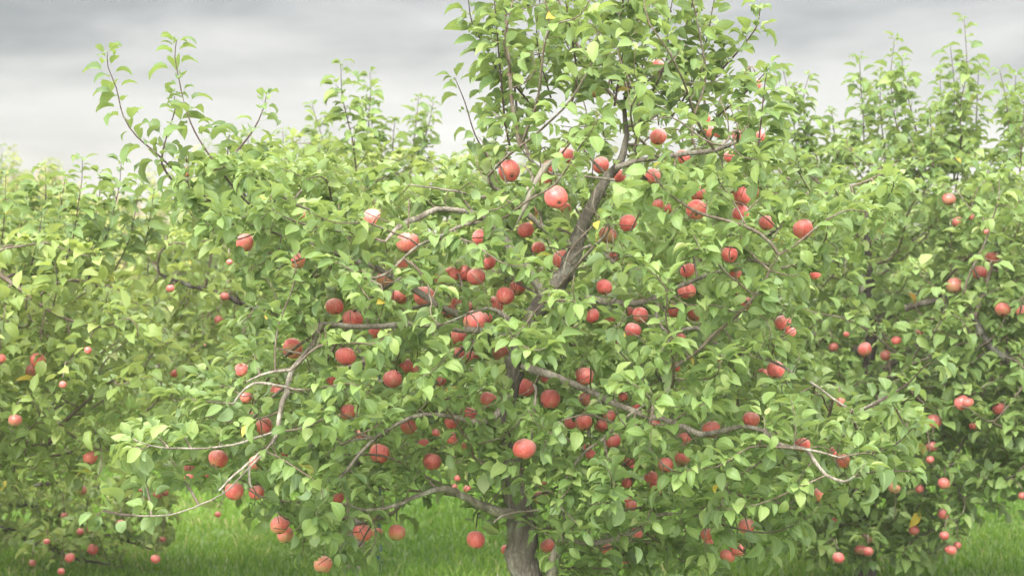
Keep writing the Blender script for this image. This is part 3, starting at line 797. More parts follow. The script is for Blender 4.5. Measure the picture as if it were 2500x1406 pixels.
LB = [  # points, widths in px, depth, depth drift, leaves kept clear
    ([(1340, 725), (1372, 680), (1392, 640), (1408, 590), (1430, 535), (1455, 480), (1485, 432), (1514, 398), (1530, 330), (1524, 262), (1535, 190)], [50, 44, 39, 36, 31, 28, 25, 21, 13, 10, 6], 6.0, -.1, 1.55),
    ([(1505, 410), (1560, 392), (1610, 385), (1680, 375), (1745, 368), (1800, 345)], [16, 13, 13, 12, 12, 8], 5.88, -.2, 1.4),
    ([(1290, 822), (1230, 815), (1120, 804), (983, 793), (883, 797), (808, 793), (783, 792), (768, 830), (746, 865), (716, 900), (702, 938), (699, 958), (684, 1003), (679, 1053), (662, 1085)], [22, 18, 16, 15, 14, 13, 14, 13, 13, 13, 13, 14, 12, 12, 8], 5.85, -.55, 1.4),
    ([(712, 903), (672, 907), (635, 916), (602, 932)], [8, 7, 6, 4], 5.34, -.05, .6),
    ([(699, 945), (660, 938), (618, 936), (585, 962), (571, 985)], [8, 8, 7, 6, 4], 5.33, -.05, .9),
    ([(679, 1053), (640, 1064), (570, 1085), (500, 1094), (437, 1094), (390, 1092), (350, 1082), (325, 1072)], [8, 7, 6, 5, 5, 4, 3, 3], 5.3, -.15, .5),
    ([(1340, 745), (1290, 660), (1215, 560), (1160, 522), (1105, 514), (1067, 510), (1020, 533), (977, 550), (940, 590)], [26, 22, 18, 16, 15, 15, 15, 14, 6], 5.9, -.35, 1.35),
    ([(1190, 545), (1150, 545), (1107, 559), (1067, 582), (1020, 600), (985, 630), (950, 664)], [9, 9, 8, 8, 8, 6, 4], 5.55, -.15, .8),
    ([(1400, 600), (1330, 560), (1272, 507), (1235, 480), (1202, 455), (1192, 430)], [18, 15, 12, 12, 10, 6], 5.95, -.3, .7),
    ([(1215, 482), (1165, 480), (1117, 468), (1060, 460), (1000, 451)], [8, 7, 6, 5, 3], 5.66, -.1, .8),
    ([(1270, 830), (1180, 800), (1080, 750), (1000, 700), (923, 657), (863, 637), (800, 610), (740, 585)], [24, 20, 18, 16, 15, 14, 9, 5], 6.1, -.4, .75),
    ([(1330, 740), (1370, 714), (1430, 725), (1485, 738), (1552, 740), (1600, 726), (1680, 690), (1776, 655), (1810, 640), (1846, 637), (1900, 655), (1960, 640)], [30, 18, 17, 17, 16, 13, 10, 8, 8, 7, 6, 4], 5.95, -.2, .85),
    ([(1608, 745), (1602, 770), (1616, 800), (1640, 820)], [9, 9, 8, 5], 5.75, -.05, .9),
    ([(1276, 890), (1340, 915), (1400, 938), (1442, 956), (1500, 984), (1569, 1011), (1620, 1026), (1666, 1041), (1710, 1060), (1760, 1052), (1815, 1040), (1867, 1052), (1893, 1080), (1934, 1093), (1967, 1097), (1987, 1123), (2017, 1160), (2061, 1175), (2086, 1162)], [24, 20, 17, 16, 16, 16, 16, 15, 15, 13, 11, 11, 11, 10, 10, 9, 8, 7, 4], 5.85, -.65, 1.2),
    ([(1967, 1097), (2005, 1104), (2052, 1117)], [7, 6, 4], 5.3, -.02, .9),
    ([(1262, 1255), (1224, 1249), (1167, 1231), (1124, 1205), (1088, 1194), (1030, 1205), (960, 1235), (890, 1245), (850, 1230)], [26, 25, 22, 19, 17, 12, 9, 7, 4], 5.95, -.4, 1.5),
    ([(1244, 975), (1228, 990), (1206, 1020), (1170, 1033), (1110, 1018), (1040, 1012), (977, 1031), (917, 1070), (880, 1105), (850, 1145), (820, 1175)], [26, 24, 17, 14, 12, 11, 10, 10, 9, 8, 4], 5.9, -.45, 1.25),
    ([(950, 1052), (917, 1069), (868, 1073), (830, 1085)], [7, 7, 6, 3], 5.5, -.1, .8),
    ([(1345, 1415), (1352, 1362), (1361, 1337), (1368, 1320), (1400, 1321), (1452, 1326), (1490, 1318), (1522, 1309), (1565, 1288), (1602, 1257), (1660, 1256), (1726, 1257), (1758, 1230), (1783, 1203)], [28, 22, 18, 14, 13, 14, 13, 13, 11, 10, 9, 8, 7, 4], 5.8, -.25, .93),
    ([(1300, 1560), (1325, 1480), (1345, 1410), (1362, 1345), (1375, 1290), (1378, 1240), (1370, 1210)], [44, 38, 30, 22, 10, 8, 5], 5.93, -.1, .8),
    ([(1398, 1316), (1402, 1297), (1440, 1292)], [6, 6, 4], 5.75, -.02, .9),
    ([(1204, 1277), (1220, 1262), (1250, 1252), (1290, 1247), (1318, 1245)], [4, 6, 6, 6, 5], 5.72, .05, 1.0),
    ([(1050, 946), (1075, 978), (1100, 1010), (1128, 1052), (1150, 1085), (1154, 1110), (1168, 1123), (1220, 1138), (1284, 1146)], [4, 5, 5, 5, 6, 6, 6, 7, 8], 5.45, .3, .85),
    ([(1304, 940), (1308, 956), (1302, 1023), (1298, 1072)], [7, 7, 7, 5], 5.6, -.05, .95),
    ([(254, 1248), (290, 1256), (318, 1258), (370, 1259), (418, 1256), (460, 1243), (485, 1233), (545, 1205), (600, 1150), (640, 1110), (662, 1082)], [3, 3, 4, 4, 4, 4, 4, 4, 5, 6, 6], 5.15, .15, .1),
    ([(535, 1197), (560, 1170), (590, 1145), (615, 1122), (640, 1100)], [4, 6, 7, 7, 7], 5.15, .1, .8),
    ([(609, 1135), (610, 1180), (618, 1190)], [6, 6, 4], 5.12, 0, .9),
    ([(1204, 1460), (1215, 1400)], [5, 3], 5.8, 0, 0),
    ([(1395, 1145), (1430, 1100), (1475, 1070), (1525, 1020), (1580, 985), (1640, 945)], [7, 8, 8, 7, 5, 3], 5.5, -.15, .8),
    ([(1284, 812), (1262, 795), (1224, 765), (1190, 752), (1140, 768), (1060, 800)], [18, 15, 14, 9, 6, 4], 5.75, -.15, .85),
    ([(1300, 766), (1330, 735), (1362, 702)], [3, 4, 4], 5.5, 0, .6),
    ([(1640, 900), (1700, 860), (1790, 780), (1850, 715), (1880, 660), (1902, 622)], [9, 8, 7, 6, 5, 3], 5.5, -.2, .75),
    ([(1560, 860), (1600, 830), (1700, 800), (1790, 860), (1880, 880), (1990, 940), (2080, 1000), (2150, 975), (2205, 945)], [14, 12, 10, 8, 7, 6, 6, 5, 4], 5.9, -.4, .3),
    ([(1900, 560), (1960, 500), (2027, 468), (2100, 448), (2150, 425), (2187, 401)], [8, 7, 6, 5, 4, 3], 5.9, .0, .85),
    ([(860, 520), (790, 518), (735, 505), (690, 480), (640, 440)], [8, 7, 6, 6, 5], 5.75, .05, .8),
    ([(1500, 440), (1420, 430), (1350, 425), (1300, 395), (1270, 360)], [8, 7, 6, 5, 4], 5.85, -.1, .4),
    ([(1390, 640), (1440, 600), (1500, 640), (1560, 690)], [8, 8, 7, 4], 5.8, -.1, .5),
]
for i, (pts, w, Y, dY, c) in enumerate(LB):
    dark = i in (22, 30, 31, 33)
    limb(main_tree, moff, pts, w, Y, dY, clear=c, c0={2: 3, 6: 4, 10: 4, 16: 5, 13: 2}.get(i), mat=M_twig if dark else M_trunk if i in (0, 19) else M_bark, seeds=mseeds if i not in (21, 23, 26, 27) else None, sides=10 if max(w) > 10 else 7)
# the torn pale wood of a snapped branch
def torn():
    c = [(1352, 392), (1335, 405), (1312, 440), (1296, 475), (1283, 505), (1270, 530), (1262, 548)]; w = [14, 19, 19, 17, 12, 7, 3]
    V = []; rib = []
    for k, ((x, y), ww) in enumerate(zip(c, w)):
        for s in (-1, -.33, .33, 1):
            for d in (0, 1):
                p = P(x + s * ww / 2, y + s * ww * .12 + 3 * math.sin(k * 2 + s * 3), 5.5 + .014 * d + .02 * s * s); V.append(p)
                rib.append(1. if (s > .5 and k == 2) else 0.)
    F = []
    for k in range(len(c) - 1):
        for q in range(3):
            a = k * 8 + q * 2; F += [(a, a + 2, a + 10, a + 8), (a + 1, a + 9, a + 11, a + 3)]
        a = k * 8; F += [(a, a + 8, a + 9, a + 1), (a + 6, a + 7, a + 15, a + 14)]
    o = mesh_np('torn_wood', V, F, M_torn, main_tree, moff, {'rib': rib})
    o['label'] = 'pale torn strip of a snapped branch with an orange stain'
    CLEAR.append((((1335, 400), (1296, 475)), 5.5, 14, .5)); CLEAR.append((((1296, 475), (1264, 540)), 5.5, 10, .9))
torn()
limb(main_tree, moff, [(1280, 472), (1292, 455), (1300, 432), (1285, 410), (1268, 398)], [12, 10, 7, 5, 4], 5.46, 0, clear=.8)

OUT = [(1180, -200), (1150, 60), (1170, 300), (1080, 440), (900, 430), (720, 350), (560, 370), (400, 390), (410, 520), (540, 640), (620, 720), (560, 820), (470, 900), (340, 1020), (290, 1080), (340, 1170), (560, 1170), (640, 1320), (740, 1390), (840, 1420),
       (900, 1410), (960, 1300), (1060, 1200), (1150, 1180), (1235, 1270), (1300, 1380), (1340, 1430), (1440, 1440), (1800, 1410), (1960, 1330), (2020, 1240), (2210, 1190), (2250, 1080), (2240, 1000), (2080, 990), (1980, 880), (1960, 780), (2060, 640), (2190, 560), (2190, 440), (2000, 430), (1860, 340), (1800, 120), (1730, -60), (1600, -220), (1400, -220)]
def inside(poly, x, y):
    poly = np.array(poly, float); c = np.zeros(len(x), bool); j = len(poly) - 1; d = np.full(len(x), 1e9)
    for i in range(len(poly)):
        (xi, yi), (xj, yj) = poly[i], poly[j]
        c ^= ((yi > y) != (yj > y)) & (x < (xj - xi) * (y - yi) / (yj - yi + 1e-9) + xi)
        ab = np.array((xj - xi, yj - yi)); t = np.clip(((x - xi) * ab[0] + (y - yi) * ab[1]) / (ab @ ab), 0, 1)
        d = np.minimum(d, np.hypot(x - xi - t * ab[0], y - yi - t * ab[1])); j = i
    return c, d
def apple_attr(keys):
    return np.array([a['pos'] + np.array((0, 0, a['D'] * .5 + .05)) + rng.normal(0, .012, 3) for a in APP if a['key'] in keys for _ in range(2)])
def main_attr(n):
    x = rng.uniform(230, 2300, n * 3); y = rng.uniform(-230, 1420, n * 3); c, d = inside(OUT, x, y)
    c &= ~((y < 300) & (rng.random(len(y)) < .45))
    x, y, d = x[c][:n], y[c][:n], d[c][:n]
    h = 1.0 * np.sqrt(np.clip(d / 380, .02, 1)); u = rng.uniform(-1, 1, len(x))
    return np.array([P(a, b, MY - .08 + hh * q - .25 * min(1, abs(a - 1250) / 900)) for a, b, hh, q in zip(x, y, h, u)])
N_, par_ = colonize(mseeds, np.vstack([main_attr(3900), apple_attr(('M',))]), D=.05, kill=.073)
print('main nodes', len(N_), 'seeds', len(mseeds))
tw_ = Tubes(); rad_, cnt_ = crown_twigs(N_, par_, len(mseeds), tw_, r0=.0013)
Lm = crown_leaves(N_, par_, len(mseeds), cnt_, 7, .0565, maxc=14)
# fruiting spurs: a short twig and a few leaves for every apple
def spurs(apps, N, tubes):
    Ls = []
    for a in apps:
        top = a['pos'] + np.array((0, .0, a['D'] * .5 + .012)); d = np.linalg.norm(N - top - np.array((0, 0, .03)), axis=1); d = np.where(N[:, 2] < top[2] - .01, d + .15, d)
        q = N[d.argmin()]; mid = (q + top) / 2 + np.array((0, 0, .02 + .1 * np.linalg.norm(q - top)))
        pts, r = smooth_path([q, mid, top], [.0034, .0028, .0026], .02); tubes.add(pts, r, 5)
        n = 4; ang = rng.uniform(0, 6.28) + np.arange(n) * 1.6; D = np.stack([np.cos(ang), np.sin(ang), rng.uniform(.1, .8, n)], 1)
        Ls.append(make_leaf_params(np.repeat((top + np.array((0, 0, .012)))[None], n, 0), unit(D), .066))
    return cat(*Ls)
Lm = cat(Lm, spurs([a for a in APP if a['key'] == 'M'], N_, tw_))
px_, py_, _ = proj(Lm['P']); Lm = take(Lm, ~((py_ < 380) & (px_ > 1050) & (rng.random(len(px_)) < np.where(px_ > 1560, .68, .55))))
Lm = prune(Lm)
tag(tw_.obj('twigs', M_twig, main_tree, moff), kind='stuff')
leaf_mesh('crown', Lm, M_leaf, main_tree, moff)
print('main leaves', len(Lm['P']))
SH = [
    ([(262, 128), (264, 165), (284, 215), (301, 284), (334, 334), (378, 371), (435, 425), (500, 480), (560, 520)], 5.75, 0),
    ([(431, 100), (427, 140), (437, 194), (451, 257), (475, 321), (515, 385), (560, 445), (610, 500), (680, 545)], 5.7, 0),
    ([(650, 236), (642, 268), (619, 318), (585, 361), (545, 408)], 5.7, 0),
    ([(425, 236), (427, 270), (415, 308), (402, 350), (395, 400), (420, 440)], 5.75, 0),
    ([(560, 330), (556, 380), (575, 440), (600, 480)], 5.9, 0),
    ([(1203, -60), (1207, 0), (1214, 84), (1218, 140), (1226, 221), (1233, 298), (1245, 360)], 5.75, .1),
    ([(1140, -30), (1144, 5), (1154, 64), (1187, 117), (1215, 175), (1262, 215), (1300, 262), (1330, 300)], 5.9, .1),
    ([(1378, -70), (1381, 0), (1390, 60), (1400, 114), (1408, 200), (1390, 270)], 5.85, .1),
    ([(1534, -90), (1534, 0), (1535, 84), (1522, 125), (1512, 184), (1500, 260)], 5.7, .15),
    ([(1650, -80), (1642, 0), (1629, 67), (1632, 127), (1612, 187), (1580, 250), (1550, 330)], 5.7, .2),
    ([(1855, 20), (1850, 60), (1826, 97), (1790, 140), (1745, 190), (1700, 250)], 5.8, .1),
    ([(1752, -40), (1740, 20), (1726, 94), (1703, 174), (1666, 247), (1630, 300)], 5.75, .1),
    ([(1872, 180), (1866, 214), (1860, 278), (1853, 340), (1848, 401), (1850, 450)], 5.6, .05),
    ([(1880, 165), (1850, 198), (1820, 227), (1756, 281), (1700, 330)], 5.75, .1),
    ([(1330, -60), (1310, 60), (1320, 150), (1345, 240)], 6.2, .0),
    ([(1460, -80), (1470, 40), (1480, 140), (1500, 230)], 6.2, .0),
    ([(1590, -120), (1580, 0), (1575, 110), (1560, 220)], 6.3, .0),
    ([(1110, 190), (1135, 250), (1160, 330), (1200, 400)], 6.0, .0),
    ([(2296, 880), (2264, 890), (2240, 912), (2214, 938), (2161, 973), (2110, 1000)], 5.35, .15),
    ([(2240, 1030), (2217, 1056), (2180, 1090), (2130, 1105)], 5.4, .1),
    ([(2230, 1150), (2190, 1150), (2140, 1150), (2090, 1162)], 5.35, .05),
    ([(1940, 1280), (1915, 1290), (1870, 1300), (1800, 1290), (1730, 1270)], 5.4, .1),
    ([(235, 1262), (252, 1246), (290, 1254), (330, 1258)], 5.12, .05),
    ([(760, 150), (765, 240), (800, 330), (840, 400)], 6.4, .0),
]
for i, (pts, Y, dY) in enumerate(SH[:-1]):
    shoot(main_tree, moff, pts, Y, r=.0042 if i < 13 else .0034, dY=dY, size=.080, gap=.016 if i < 5 else .024, bushy=.04 if 4 < i < 17 else 0)

# ------------------------------------------------------------------ the neighbours and the row behind
def auto_tree(px, Y, label, seed, base_r=.055, crown=(1.35, 1.1, 2.05), zlo=.42, nattr=1500, per=4, extra_poly=None, apps=(), shoots=(), size=.068, group=None, lean=0., extra=None, nlimb=7, tmat=None, lmat=None):
    global rng
    rng = np.random.default_rng(seed); off = ground_xy(px, Y); t = empty('apple_tree', off)
    tag(t, label, 'apple tree', group)
    o = np.array(off); seeds = []
    tk = [o + (0, 0, -.05), o + (.01, 0, .25), o + (-.02 + lean * .3, .02, .7), o + (.03 + lean * .7, 0, 1.2), o + (lean, -.03, 1.75)]
    Q, R = smooth_path(tk, [base_r * 1.3, base_r, base_r * .85, base_r * .6, base_r * .28], .05)
    tb = Tubes(); tb.add(Q, R, 12, .10); tb.obj('trunk', tmat or M_bark, t, off); seeds += list(Q[8::2])
    for k in range(nlimb):
        a = k * 2.4 + rng.uniform(-.3, .3); z0 = .55 + 1.0 * k / nlimb; ln = crown[0] * rng.uniform(.6, .85) * (1 - .35 * k / nlimb)
        s = o + (lean * z0 / 1.75, 0, z0); d = np.array((math.cos(a), math.sin(a) * crown[1] / crown[0], 0))
        pts = [s, s + d * ln * .35 + (0, 0, .10), s + d * ln * .7 + (rng.normal(0, .06), rng.normal(0, .06), .16), s + d * ln + (0, 0, .18 + rng.normal(0, .12))]
        Q, R = smooth_path(pts, np.array([.5, .38, .26, .12]) * base_r, .04); tb = Tubes(); tb.add(Q, R, 8, .1); tb.obj('branch', M_bark, t, off); seeds += list(Q[::3])
    for (pts, w, Yl, dYl, c) in (extra or ()):
        limb(t, off, pts, w, Yl, dYl, clear=c, seeds=seeds, mat=M_bark_d)
    u = rng.normal(size=(nattr * 3, 3)); u = unit(u) * (rng.random(len(u)) ** .42)[:, None]
    zc = (zlo + crown[2]) / 2; A = o + u * np.array((crown[0], crown[1], (crown[2] - zlo) / 2)) + (lean * .5, 0, zc)
    A = A[:nattr]
    for poly, Yp, hp, npt in (extra_poly if isinstance(extra_poly, list) else [extra_poly] if extra_poly else []):
        xs = [q[0] for q in poly]; ys = [q[1] for q in poly]
        x = rng.uniform(min(xs), max(xs), npt * 4); y = rng.uniform(min(ys), max(ys), npt * 4); c, dd = inside(poly, x, y)
        x, y = x[c][:npt], y[c][:npt]; A = np.vstack([A, [P(a, b, Yp + rng.uniform(-hp, hp)) for a, b in zip(x, y)]])
    if apps: A = np.vstack([A, apple_attr({a['key'] for a in apps})])
    A = A[A[:, 2] > .12]
    N, par = colonize(seeds, A, D=.06, kill=.095)
    tw = Tubes(); rad, cnt = crown_twigs(N, par, len(seeds), tw, sides=4)
    L = crown_leaves(N, par, len(seeds), cnt, per, size, maxc=12)
    if apps: L = cat(L, spurs(apps, N, tw))
    L = prune(L, False)
    tag(tw.obj('twigs', M_twig, t, off), kind='stuff'); leaf_mesh('crown', L, lmat or M_leaf, t, off, False)
    for pts, Ys in shoots: shoot(t, off, pts, Ys, r=.0036, size=size * 1.12, fine=False, gap=.020, bushy=.085)
    print(label[:30], 'nodes', len(N), 'leaves', len(L['P']))
    return t
def by(*k): return [a for a in APP if a['key'] in k]
NLs = [([(201, 392), (200, 440), (191, 500), (181, 569), (167, 619), (139, 699)], 6.9), ([(296, 395), (291, 456), (273, 530), (263, 569), (235, 643), (213, 687)], 7.0),
       ([(104, 520), (90, 593), (80, 635), (64, 703)], 6.9), ([(14, 430), (12, 500), (8, 560), (0, 620)], 7.1), ([(160, 430), (150, 500), (140, 600)], 7.2), ([(375, 470), (365, 540), (350, 620)], 7.3), ([(110, 410), (112, 480), (105, 580)], 7.4), ([(338, 450), (330, 520), (310, 600), (280, 660)], 7.2), ([(245, 420), (240, 500), (215, 600), (190, 680)], 7.3), ([(60, 480), (50, 560), (30, 640)], 7.4)]
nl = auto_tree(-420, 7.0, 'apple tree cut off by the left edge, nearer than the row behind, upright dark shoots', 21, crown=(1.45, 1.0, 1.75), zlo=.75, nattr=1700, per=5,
          apps=by('N'), shoots=NLs, lmat=M_leaf_warm, size=.070, extra_poly=([(-200, 640), (60, 560), (300, 640), (400, 760), (380, 900), (300, 1100), (240, 1200), (-200, 1170)], 7.0, .55, 700))
NRl = [([(3000, 1180), (2800, 1060), (2650, 990), (2550, 935), (2500, 897), (2440, 862), (2398, 818), (2370, 760)], [60, 50, 44, 38, 34, 30, 22, 10], 7.5, .1, .95)]
nr = auto_tree(3020, 7.6, 'apple tree mostly outside the right edge with one thick dark limb slanting into view', 22, crown=(1.35, .9, 1.95), zlo=.6, nattr=1300, per=5,
          apps=[], shoots=[([(2505, 200), (2498, 300), (2490, 420)], 7.8)], size=.066, extra=NRl, extra_poly=([(2350, 420), (2700, 380), (2700, 1230), (2380, 1200), (2290, 1000), (2300, 700)], 7.7, .45, 650))
B1s = [([(832, 155), (835, 230), (848, 290), (862, 350), (870, 420)], 7.4), ([(903, 176), (905, 230), (900, 300), (908, 380)], 8.6), ([(762, 256), (775, 300), (790, 350), (800, 420)], 8.8), ([(1022, 236), (1018, 280), (1010, 350), (1000, 430)], 9.0),
       ([(1058, 250), (1048, 300), (1035, 350), (1020, 430)], 9.0), ([(690, 320), (695, 380), (700, 450)], 8.6), ([(965, 290), (960, 340), (958, 430)], 8.6), ([(605, 330), (610, 400), (620, 470)], 8.7),
       ([(1120, 380), (1115, 440), (1100, 500)], 8.6), ([(430, 560), (425, 640), (415, 700)], 8.4), ([(372, 500), (365, 590), (360, 680)], 8.8)]
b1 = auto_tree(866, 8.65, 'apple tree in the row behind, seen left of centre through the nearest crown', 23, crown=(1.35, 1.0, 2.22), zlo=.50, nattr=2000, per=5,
          apps=by('B'), shoots=B1s, lmat=M_leaf_warm, size=.066, base_r=.038,
          extra=[([(880, 900), (700, 780), (560, 725), (466, 697), (425, 684), (388, 668)], [26, 20, 14, 11, 9, 6], 8.45, -.2, .9)],
          extra_poly=([(330, 560), (700, 420), (1180, 400), (1250, 800), (1150, 1120), (700, 1200), (420, 1190), (360, 900)], 8.6, .5, 900))
B2s = [([(1912, 172), (1925, 230), (1938, 300), (1945, 400)], 8.3), ([(1975, 185), (1962, 240), (1968, 340), (1975, 430)], 8.3), ([(2098, 135), (2103, 230), (2108, 300), (2110, 400)], 8.4), ([(2184, 95), (2175, 200), (2195, 330), (2232, 370), (2260, 460)], 8.2),
       ([(2200, 140), (2215, 230), (2240, 330), (2260, 420)], 8.3), ([(2354, 48), (2360, 170), (2345, 260), (2345, 370), (2332, 470)], 8.2), ([(2320, 110), (2330, 220), (2325, 330), (2330, 450)], 8.3), ([(2440, 168), (2458, 260), (2465, 400), (2455, 500)], 8.1),
       ([(2480, 185), (2475, 300), (2470, 420)], 8.2), ([(2390, 160), (2385, 260), (2380, 400)], 8.5), ([(2295, 180), (2300, 300), (2305, 420)], 8.5), ([(2030, 270), (2040, 350), (2050, 430)], 8.5), ([(2150, 180), (2150, 280), (2165, 400)], 8.6), ([(1890, 250), (1900, 330), (1910, 420)], 8.6), ([(2270, 260), (2275, 350), (2280, 450)], 8.0)]
b2 = auto_tree(2112, 8.3, 'dense apple tree in the row behind at right, tall leafy shoots and drooping low branches', 24, crown=(1.30, 1.0, 2.2), zlo=.12, nattr=2400, per=5,
          apps=by('R'), shoots=B2s, size=.066, base_r=.045, tmat=M_bark_d,
          extra=[([(2112, 1130), (2180, 1190), (2260, 1240), (2320, 1320)], [16, 12, 8, 4], 8.2, -.1, 0), ([(2112, 1150), (2060, 1230), (2040, 1340)], [14, 9, 4], 8.1, -.1, 0), ([(2112, 1100), (2230, 1130), (2340, 1190), (2330, 1290)], [14, 10, 7, 4], 8.0, -.1, 0)],
          extra_poly=[([(1500, 420), (1900, 330), (2450, 330), (2520, 700), (2450, 1150), (2330, 1190), (2340, 1370), (2000, 1400), (1980, 1100), (1700, 1000), (1500, 800)], 8.3, .55, 1500), ([(1950, 1150), (2330, 1170), (2350, 1340), (2150, 1390), (1960, 1400)], 8.0, .35, 700)])
bl = auto_tree(-120, 8.9, 'low drooping branches of an apple tree behind at the bottom left, dotted with small apples', 25, crown=(.75, .6, 1.3), zlo=.10, nattr=500, per=6,
          apps=by('L'), shoots=[], lmat=M_leaf_warm, size=.058, base_r=.03, nlimb=5, extra=[([(-110, 1180), (0, 1215), (120, 1250), (250, 1300), (370, 1340)], [18, 15, 11, 8, 4], 8.8, -.2, 0), ([(-110, 1250), (40, 1300), (170, 1360), (300, 1385)], [16, 12, 8, 4], 8.75, -.2, 0), ([(-60, 1190), (150, 1180), (300, 1195), (400, 1190)], [12, 10, 8, 4], 8.9, -.2, 0)],
          extra_poly=([(-60, 1150), (240, 1170), (420, 1170), (430, 1250), (420, 1390), (300, 1410), (-60, 1440)], 8.7, .35, 1100))

# farther rows: whole trees copied, each with its parts
def copy_tree(root, loc, rz, sc, label, group):
    r = root.copy(); COL.objects.link(r); r.location = loc; r.rotation_euler = (0, 0, rz); r.scale = (sc, sc, sc); r['label'] = label; r['group'] = group
    for ch in list(root.children):
        c = ch.copy(); COL.objects.link(c); c.parent = r
        for g in list(ch.children):
            d = g.copy(); COL.objects.link(d); d.parent = c
    return r
rr = random.Random(4)
for row, (Y, xs) in enumerate(((12.4, [-3.9, -1.1, 1.3, 3.7]), (16.6, [-5.2, -2.6, .1, 2.8, 5.4]), (22., [-1.6, 1.8, 4.8, 7.6]))):
    for x in xs:
        x += rr.uniform(-.25, .25); px = 1250 + x / Y * FPX
        copy_tree(rr.choice([b1, b2]), (x, Y + rr.uniform(-.3, .3), 0), rr.uniform(0, 6.28), rr.uniform(.9, 1.04) if row < 2 else 1.05, 'blurred green apple tree in a far row, seen through gaps above the nearer crowns', 'green apple trees in the far rows')
def swap(root, mat):
    for ch in [root] + list(root.children_recursive):
        if ch.type == 'MESH' and ch.data.materials and ch.data.materials[0].name.startswith('apple_leaf'):
            ch.data = ch.data.copy(); ch.data.materials[0] = mat
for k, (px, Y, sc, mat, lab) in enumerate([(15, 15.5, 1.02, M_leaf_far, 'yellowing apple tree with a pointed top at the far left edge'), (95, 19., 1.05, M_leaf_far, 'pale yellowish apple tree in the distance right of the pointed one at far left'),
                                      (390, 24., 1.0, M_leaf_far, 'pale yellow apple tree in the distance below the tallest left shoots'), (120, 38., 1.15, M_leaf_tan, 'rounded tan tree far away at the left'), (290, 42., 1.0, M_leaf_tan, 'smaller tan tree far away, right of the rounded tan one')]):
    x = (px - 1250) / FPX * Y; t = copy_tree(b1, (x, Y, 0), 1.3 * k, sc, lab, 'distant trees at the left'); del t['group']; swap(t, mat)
    if mat is M_leaf_tan: t['category'] = 'tree'; t.name = 'autumn_tree'; t.scale = (sc * 1.1, sc * 1.1, sc * 1.25)

# stake by the back trunk
def stake():
    o = ground_xy(925, 8.55); e = empty('stake', o); tag(e, 'thin dark green stake standing in the grass left of centre, beside a pale thin trunk', 'stake')
    g = flat_mat('stake_metal', (.012, .05, .04), .5); g2 = flat_mat('stake_sleeve', (.008, .045, .042), .35)
    t = Tubes(); t.add([np.array(o) + (0, 0, -.1), np.array(o) + (.004, 0, .5), np.array(o) + (0, 0, 1.1)], [.0085, .0085, .0085], 8); t.obj('post', g, e, o)
    t = Tubes(); t.add([np.array(o) + (.001, 0, .0), np.array(o) + (.002, 0, .03), np.array(o) + (.002, 0, .12), np.array(o) + (.002, 0, .15)], [.013, .0145, .0145, .010], 10); t.obj('sleeve', g2, e, o)
stake()

# ------------------------------------------------------------------ apples
def apple_body(seed, seg=28):
    r = random.Random(seed); prof = []
    for i in range(23):
        t = i / 22 * math.pi; x = math.sin(t) ** .92; z = math.cos(t)
        x *= 1 + .05 * z                                  # shoulders a little broader
        if z > 0: z = z * .92 - .30 * math.exp(-(x / .26) ** 2)
        else: z = z * .90 + .17 * math.exp(-(x / .20) ** 2)
        prof.append((x, z))
    V = []; F = []; n = len(prof); sk = r.uniform(-.12, .12); r0 = r.random()
    for x, z in prof:
        for j in range(seg):
            a = j / seg * 2 * math.pi; k = 1 + .022 * math.cos(5 * a + seed) * (1 - z) * .7 + (.03 + .03 * r0) * math.cos(a + seed) * (1 - .5 * z) + .015 * math.cos(2 * a + 2 * seed)
            V.append((x * math.cos(a) * k, x * math.sin(a) * k, z + sk * x * math.cos(a)))
    for i in range(n - 1):
        for j in range(seg): F.append((i * seg + j, (i + 1) * seg + j, (i + 1) * seg + (j + 1) % seg, i * seg + (j + 1) % seg))
    return np.array(V) * .0385, F
bodies = []
for s_ in range(7):
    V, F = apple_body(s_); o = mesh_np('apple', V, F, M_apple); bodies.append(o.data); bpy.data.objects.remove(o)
t = Tubes(); t.add(np.array([(0, 0, .60), (.05, .02, .85), (.10, .02, 1.08), (.12, 0, 1.30)]) * .0385, np.array([.045, .038, .036, .055]) * .0385, 6); o = t.obj('stem', M_stem); stem_me = o.data; bpy.data.objects.remove(o)
t = Tubes()
for k in range(5):
    a = k * 1.257; c, s_ = math.cos(a), math.sin(a)
    t.add(np.array([(.02 * c, .02 * s_, -.70), (.09 * c, .09 * s_, -.76), (.14 * c, .14 * s_, -.84), (.10 * c, .10 * s_, -.91)]) * .0385, np.array([.05, .05, .04, .015]) * .0385, 5)
o = t.obj('calyx', M_calyx); calyx_me = o.data; bpy.data.objects.remove(o)
GR = {'M': 'apples on the nearest tree', 'B': 'apples on the tree behind at left of centre', 'R': 'apples on the right background tree', 'N': 'apples on the left neighbour tree', 'L': 'small apples on the low branches at bottom left'}
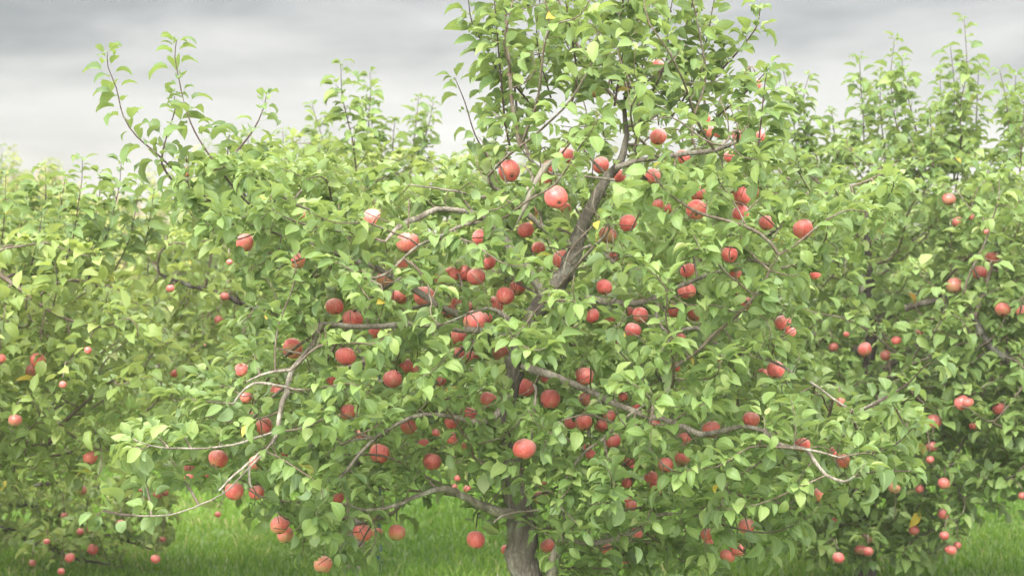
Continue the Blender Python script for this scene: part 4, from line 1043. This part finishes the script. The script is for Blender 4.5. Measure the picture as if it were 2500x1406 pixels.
for i, a in enumerate(APP):
    r = random.Random(i * 13 + 5); o = bpy.data.objects.new('apple', bodies[i % 7]); COL.objects.link(o)
    s = a['D'] / .077; bx = .55 if 'x' in a['tone'] else 1; o.location = a['pos']; o.scale = (s, s, s * r.uniform(.97, 1.10))
    tilt = math.radians(r.uniform(8, 32)); yaw = r.uniform(-1.2, 1.2)
    if 'c' in a['tone']: tilt = math.radians(58); yaw = r.uniform(-.4, .4)
    # lean the calyx towards the viewer's side, where the fruit hangs outwards
    M = Matrix.Rotation(yaw, 3, 'Z') @ Matrix.Rotation(-tilt, 3, 'X') @ Matrix.Rotation(r.uniform(0, 6.28), 3, 'Z')
    o.rotation_euler = M.to_euler()
    tn = a['tone'][0]
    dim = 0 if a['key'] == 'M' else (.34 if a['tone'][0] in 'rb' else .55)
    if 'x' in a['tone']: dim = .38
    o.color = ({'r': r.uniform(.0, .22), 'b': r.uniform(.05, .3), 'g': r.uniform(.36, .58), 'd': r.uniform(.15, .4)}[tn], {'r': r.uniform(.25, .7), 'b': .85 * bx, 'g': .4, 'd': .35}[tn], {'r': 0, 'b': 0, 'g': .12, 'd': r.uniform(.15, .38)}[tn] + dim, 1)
    tag(o, a['label'], 'apple', GR[a['key']])
    for nm, me in (('stem', stem_me), ('calyx', calyx_me)):
        c = bpy.data.objects.new(nm, me); COL.objects.link(c); c.parent = o

# ------------------------------------------------------------------ haze volume, added to lift the shadows and soften contrast
def haze():
    m = bpy.data.materials.new('haze_veil'); m.use_nodes = True; nt = m.node_tree; nt.nodes.clear()
    out = nt.nodes.new('ShaderNodeOutputMaterial'); v = nt.nodes.new('ShaderNodeVolumePrincipled')
    v.inputs['Color'].default_value = (.95, .95, .93, 1); v.inputs['Density'].default_value = .0017; v.inputs['Anisotropy'].default_value = .2
    nt.links.new(v.outputs[0], out.inputs['Volume'])
    a, z0, z1 = 135., -1.2, 4.6; V = [(x, y + 12, z) for x in (-a, a) for y in (-a, a) for z in (z0, z1)]
    F = [(0, 1, 3, 2), (4, 6, 7, 5), (0, 4, 5, 1), (2, 3, 7, 6), (0, 2, 6, 4), (1, 5, 7, 3)]
    o = mesh_np('haze', V, F, m); o.data.polygons.foreach_set('use_smooth', [False] * 6); tag(o, 'thin pale haze added over the whole orchard to soften contrast', 'haze', kind='stuff')
haze()
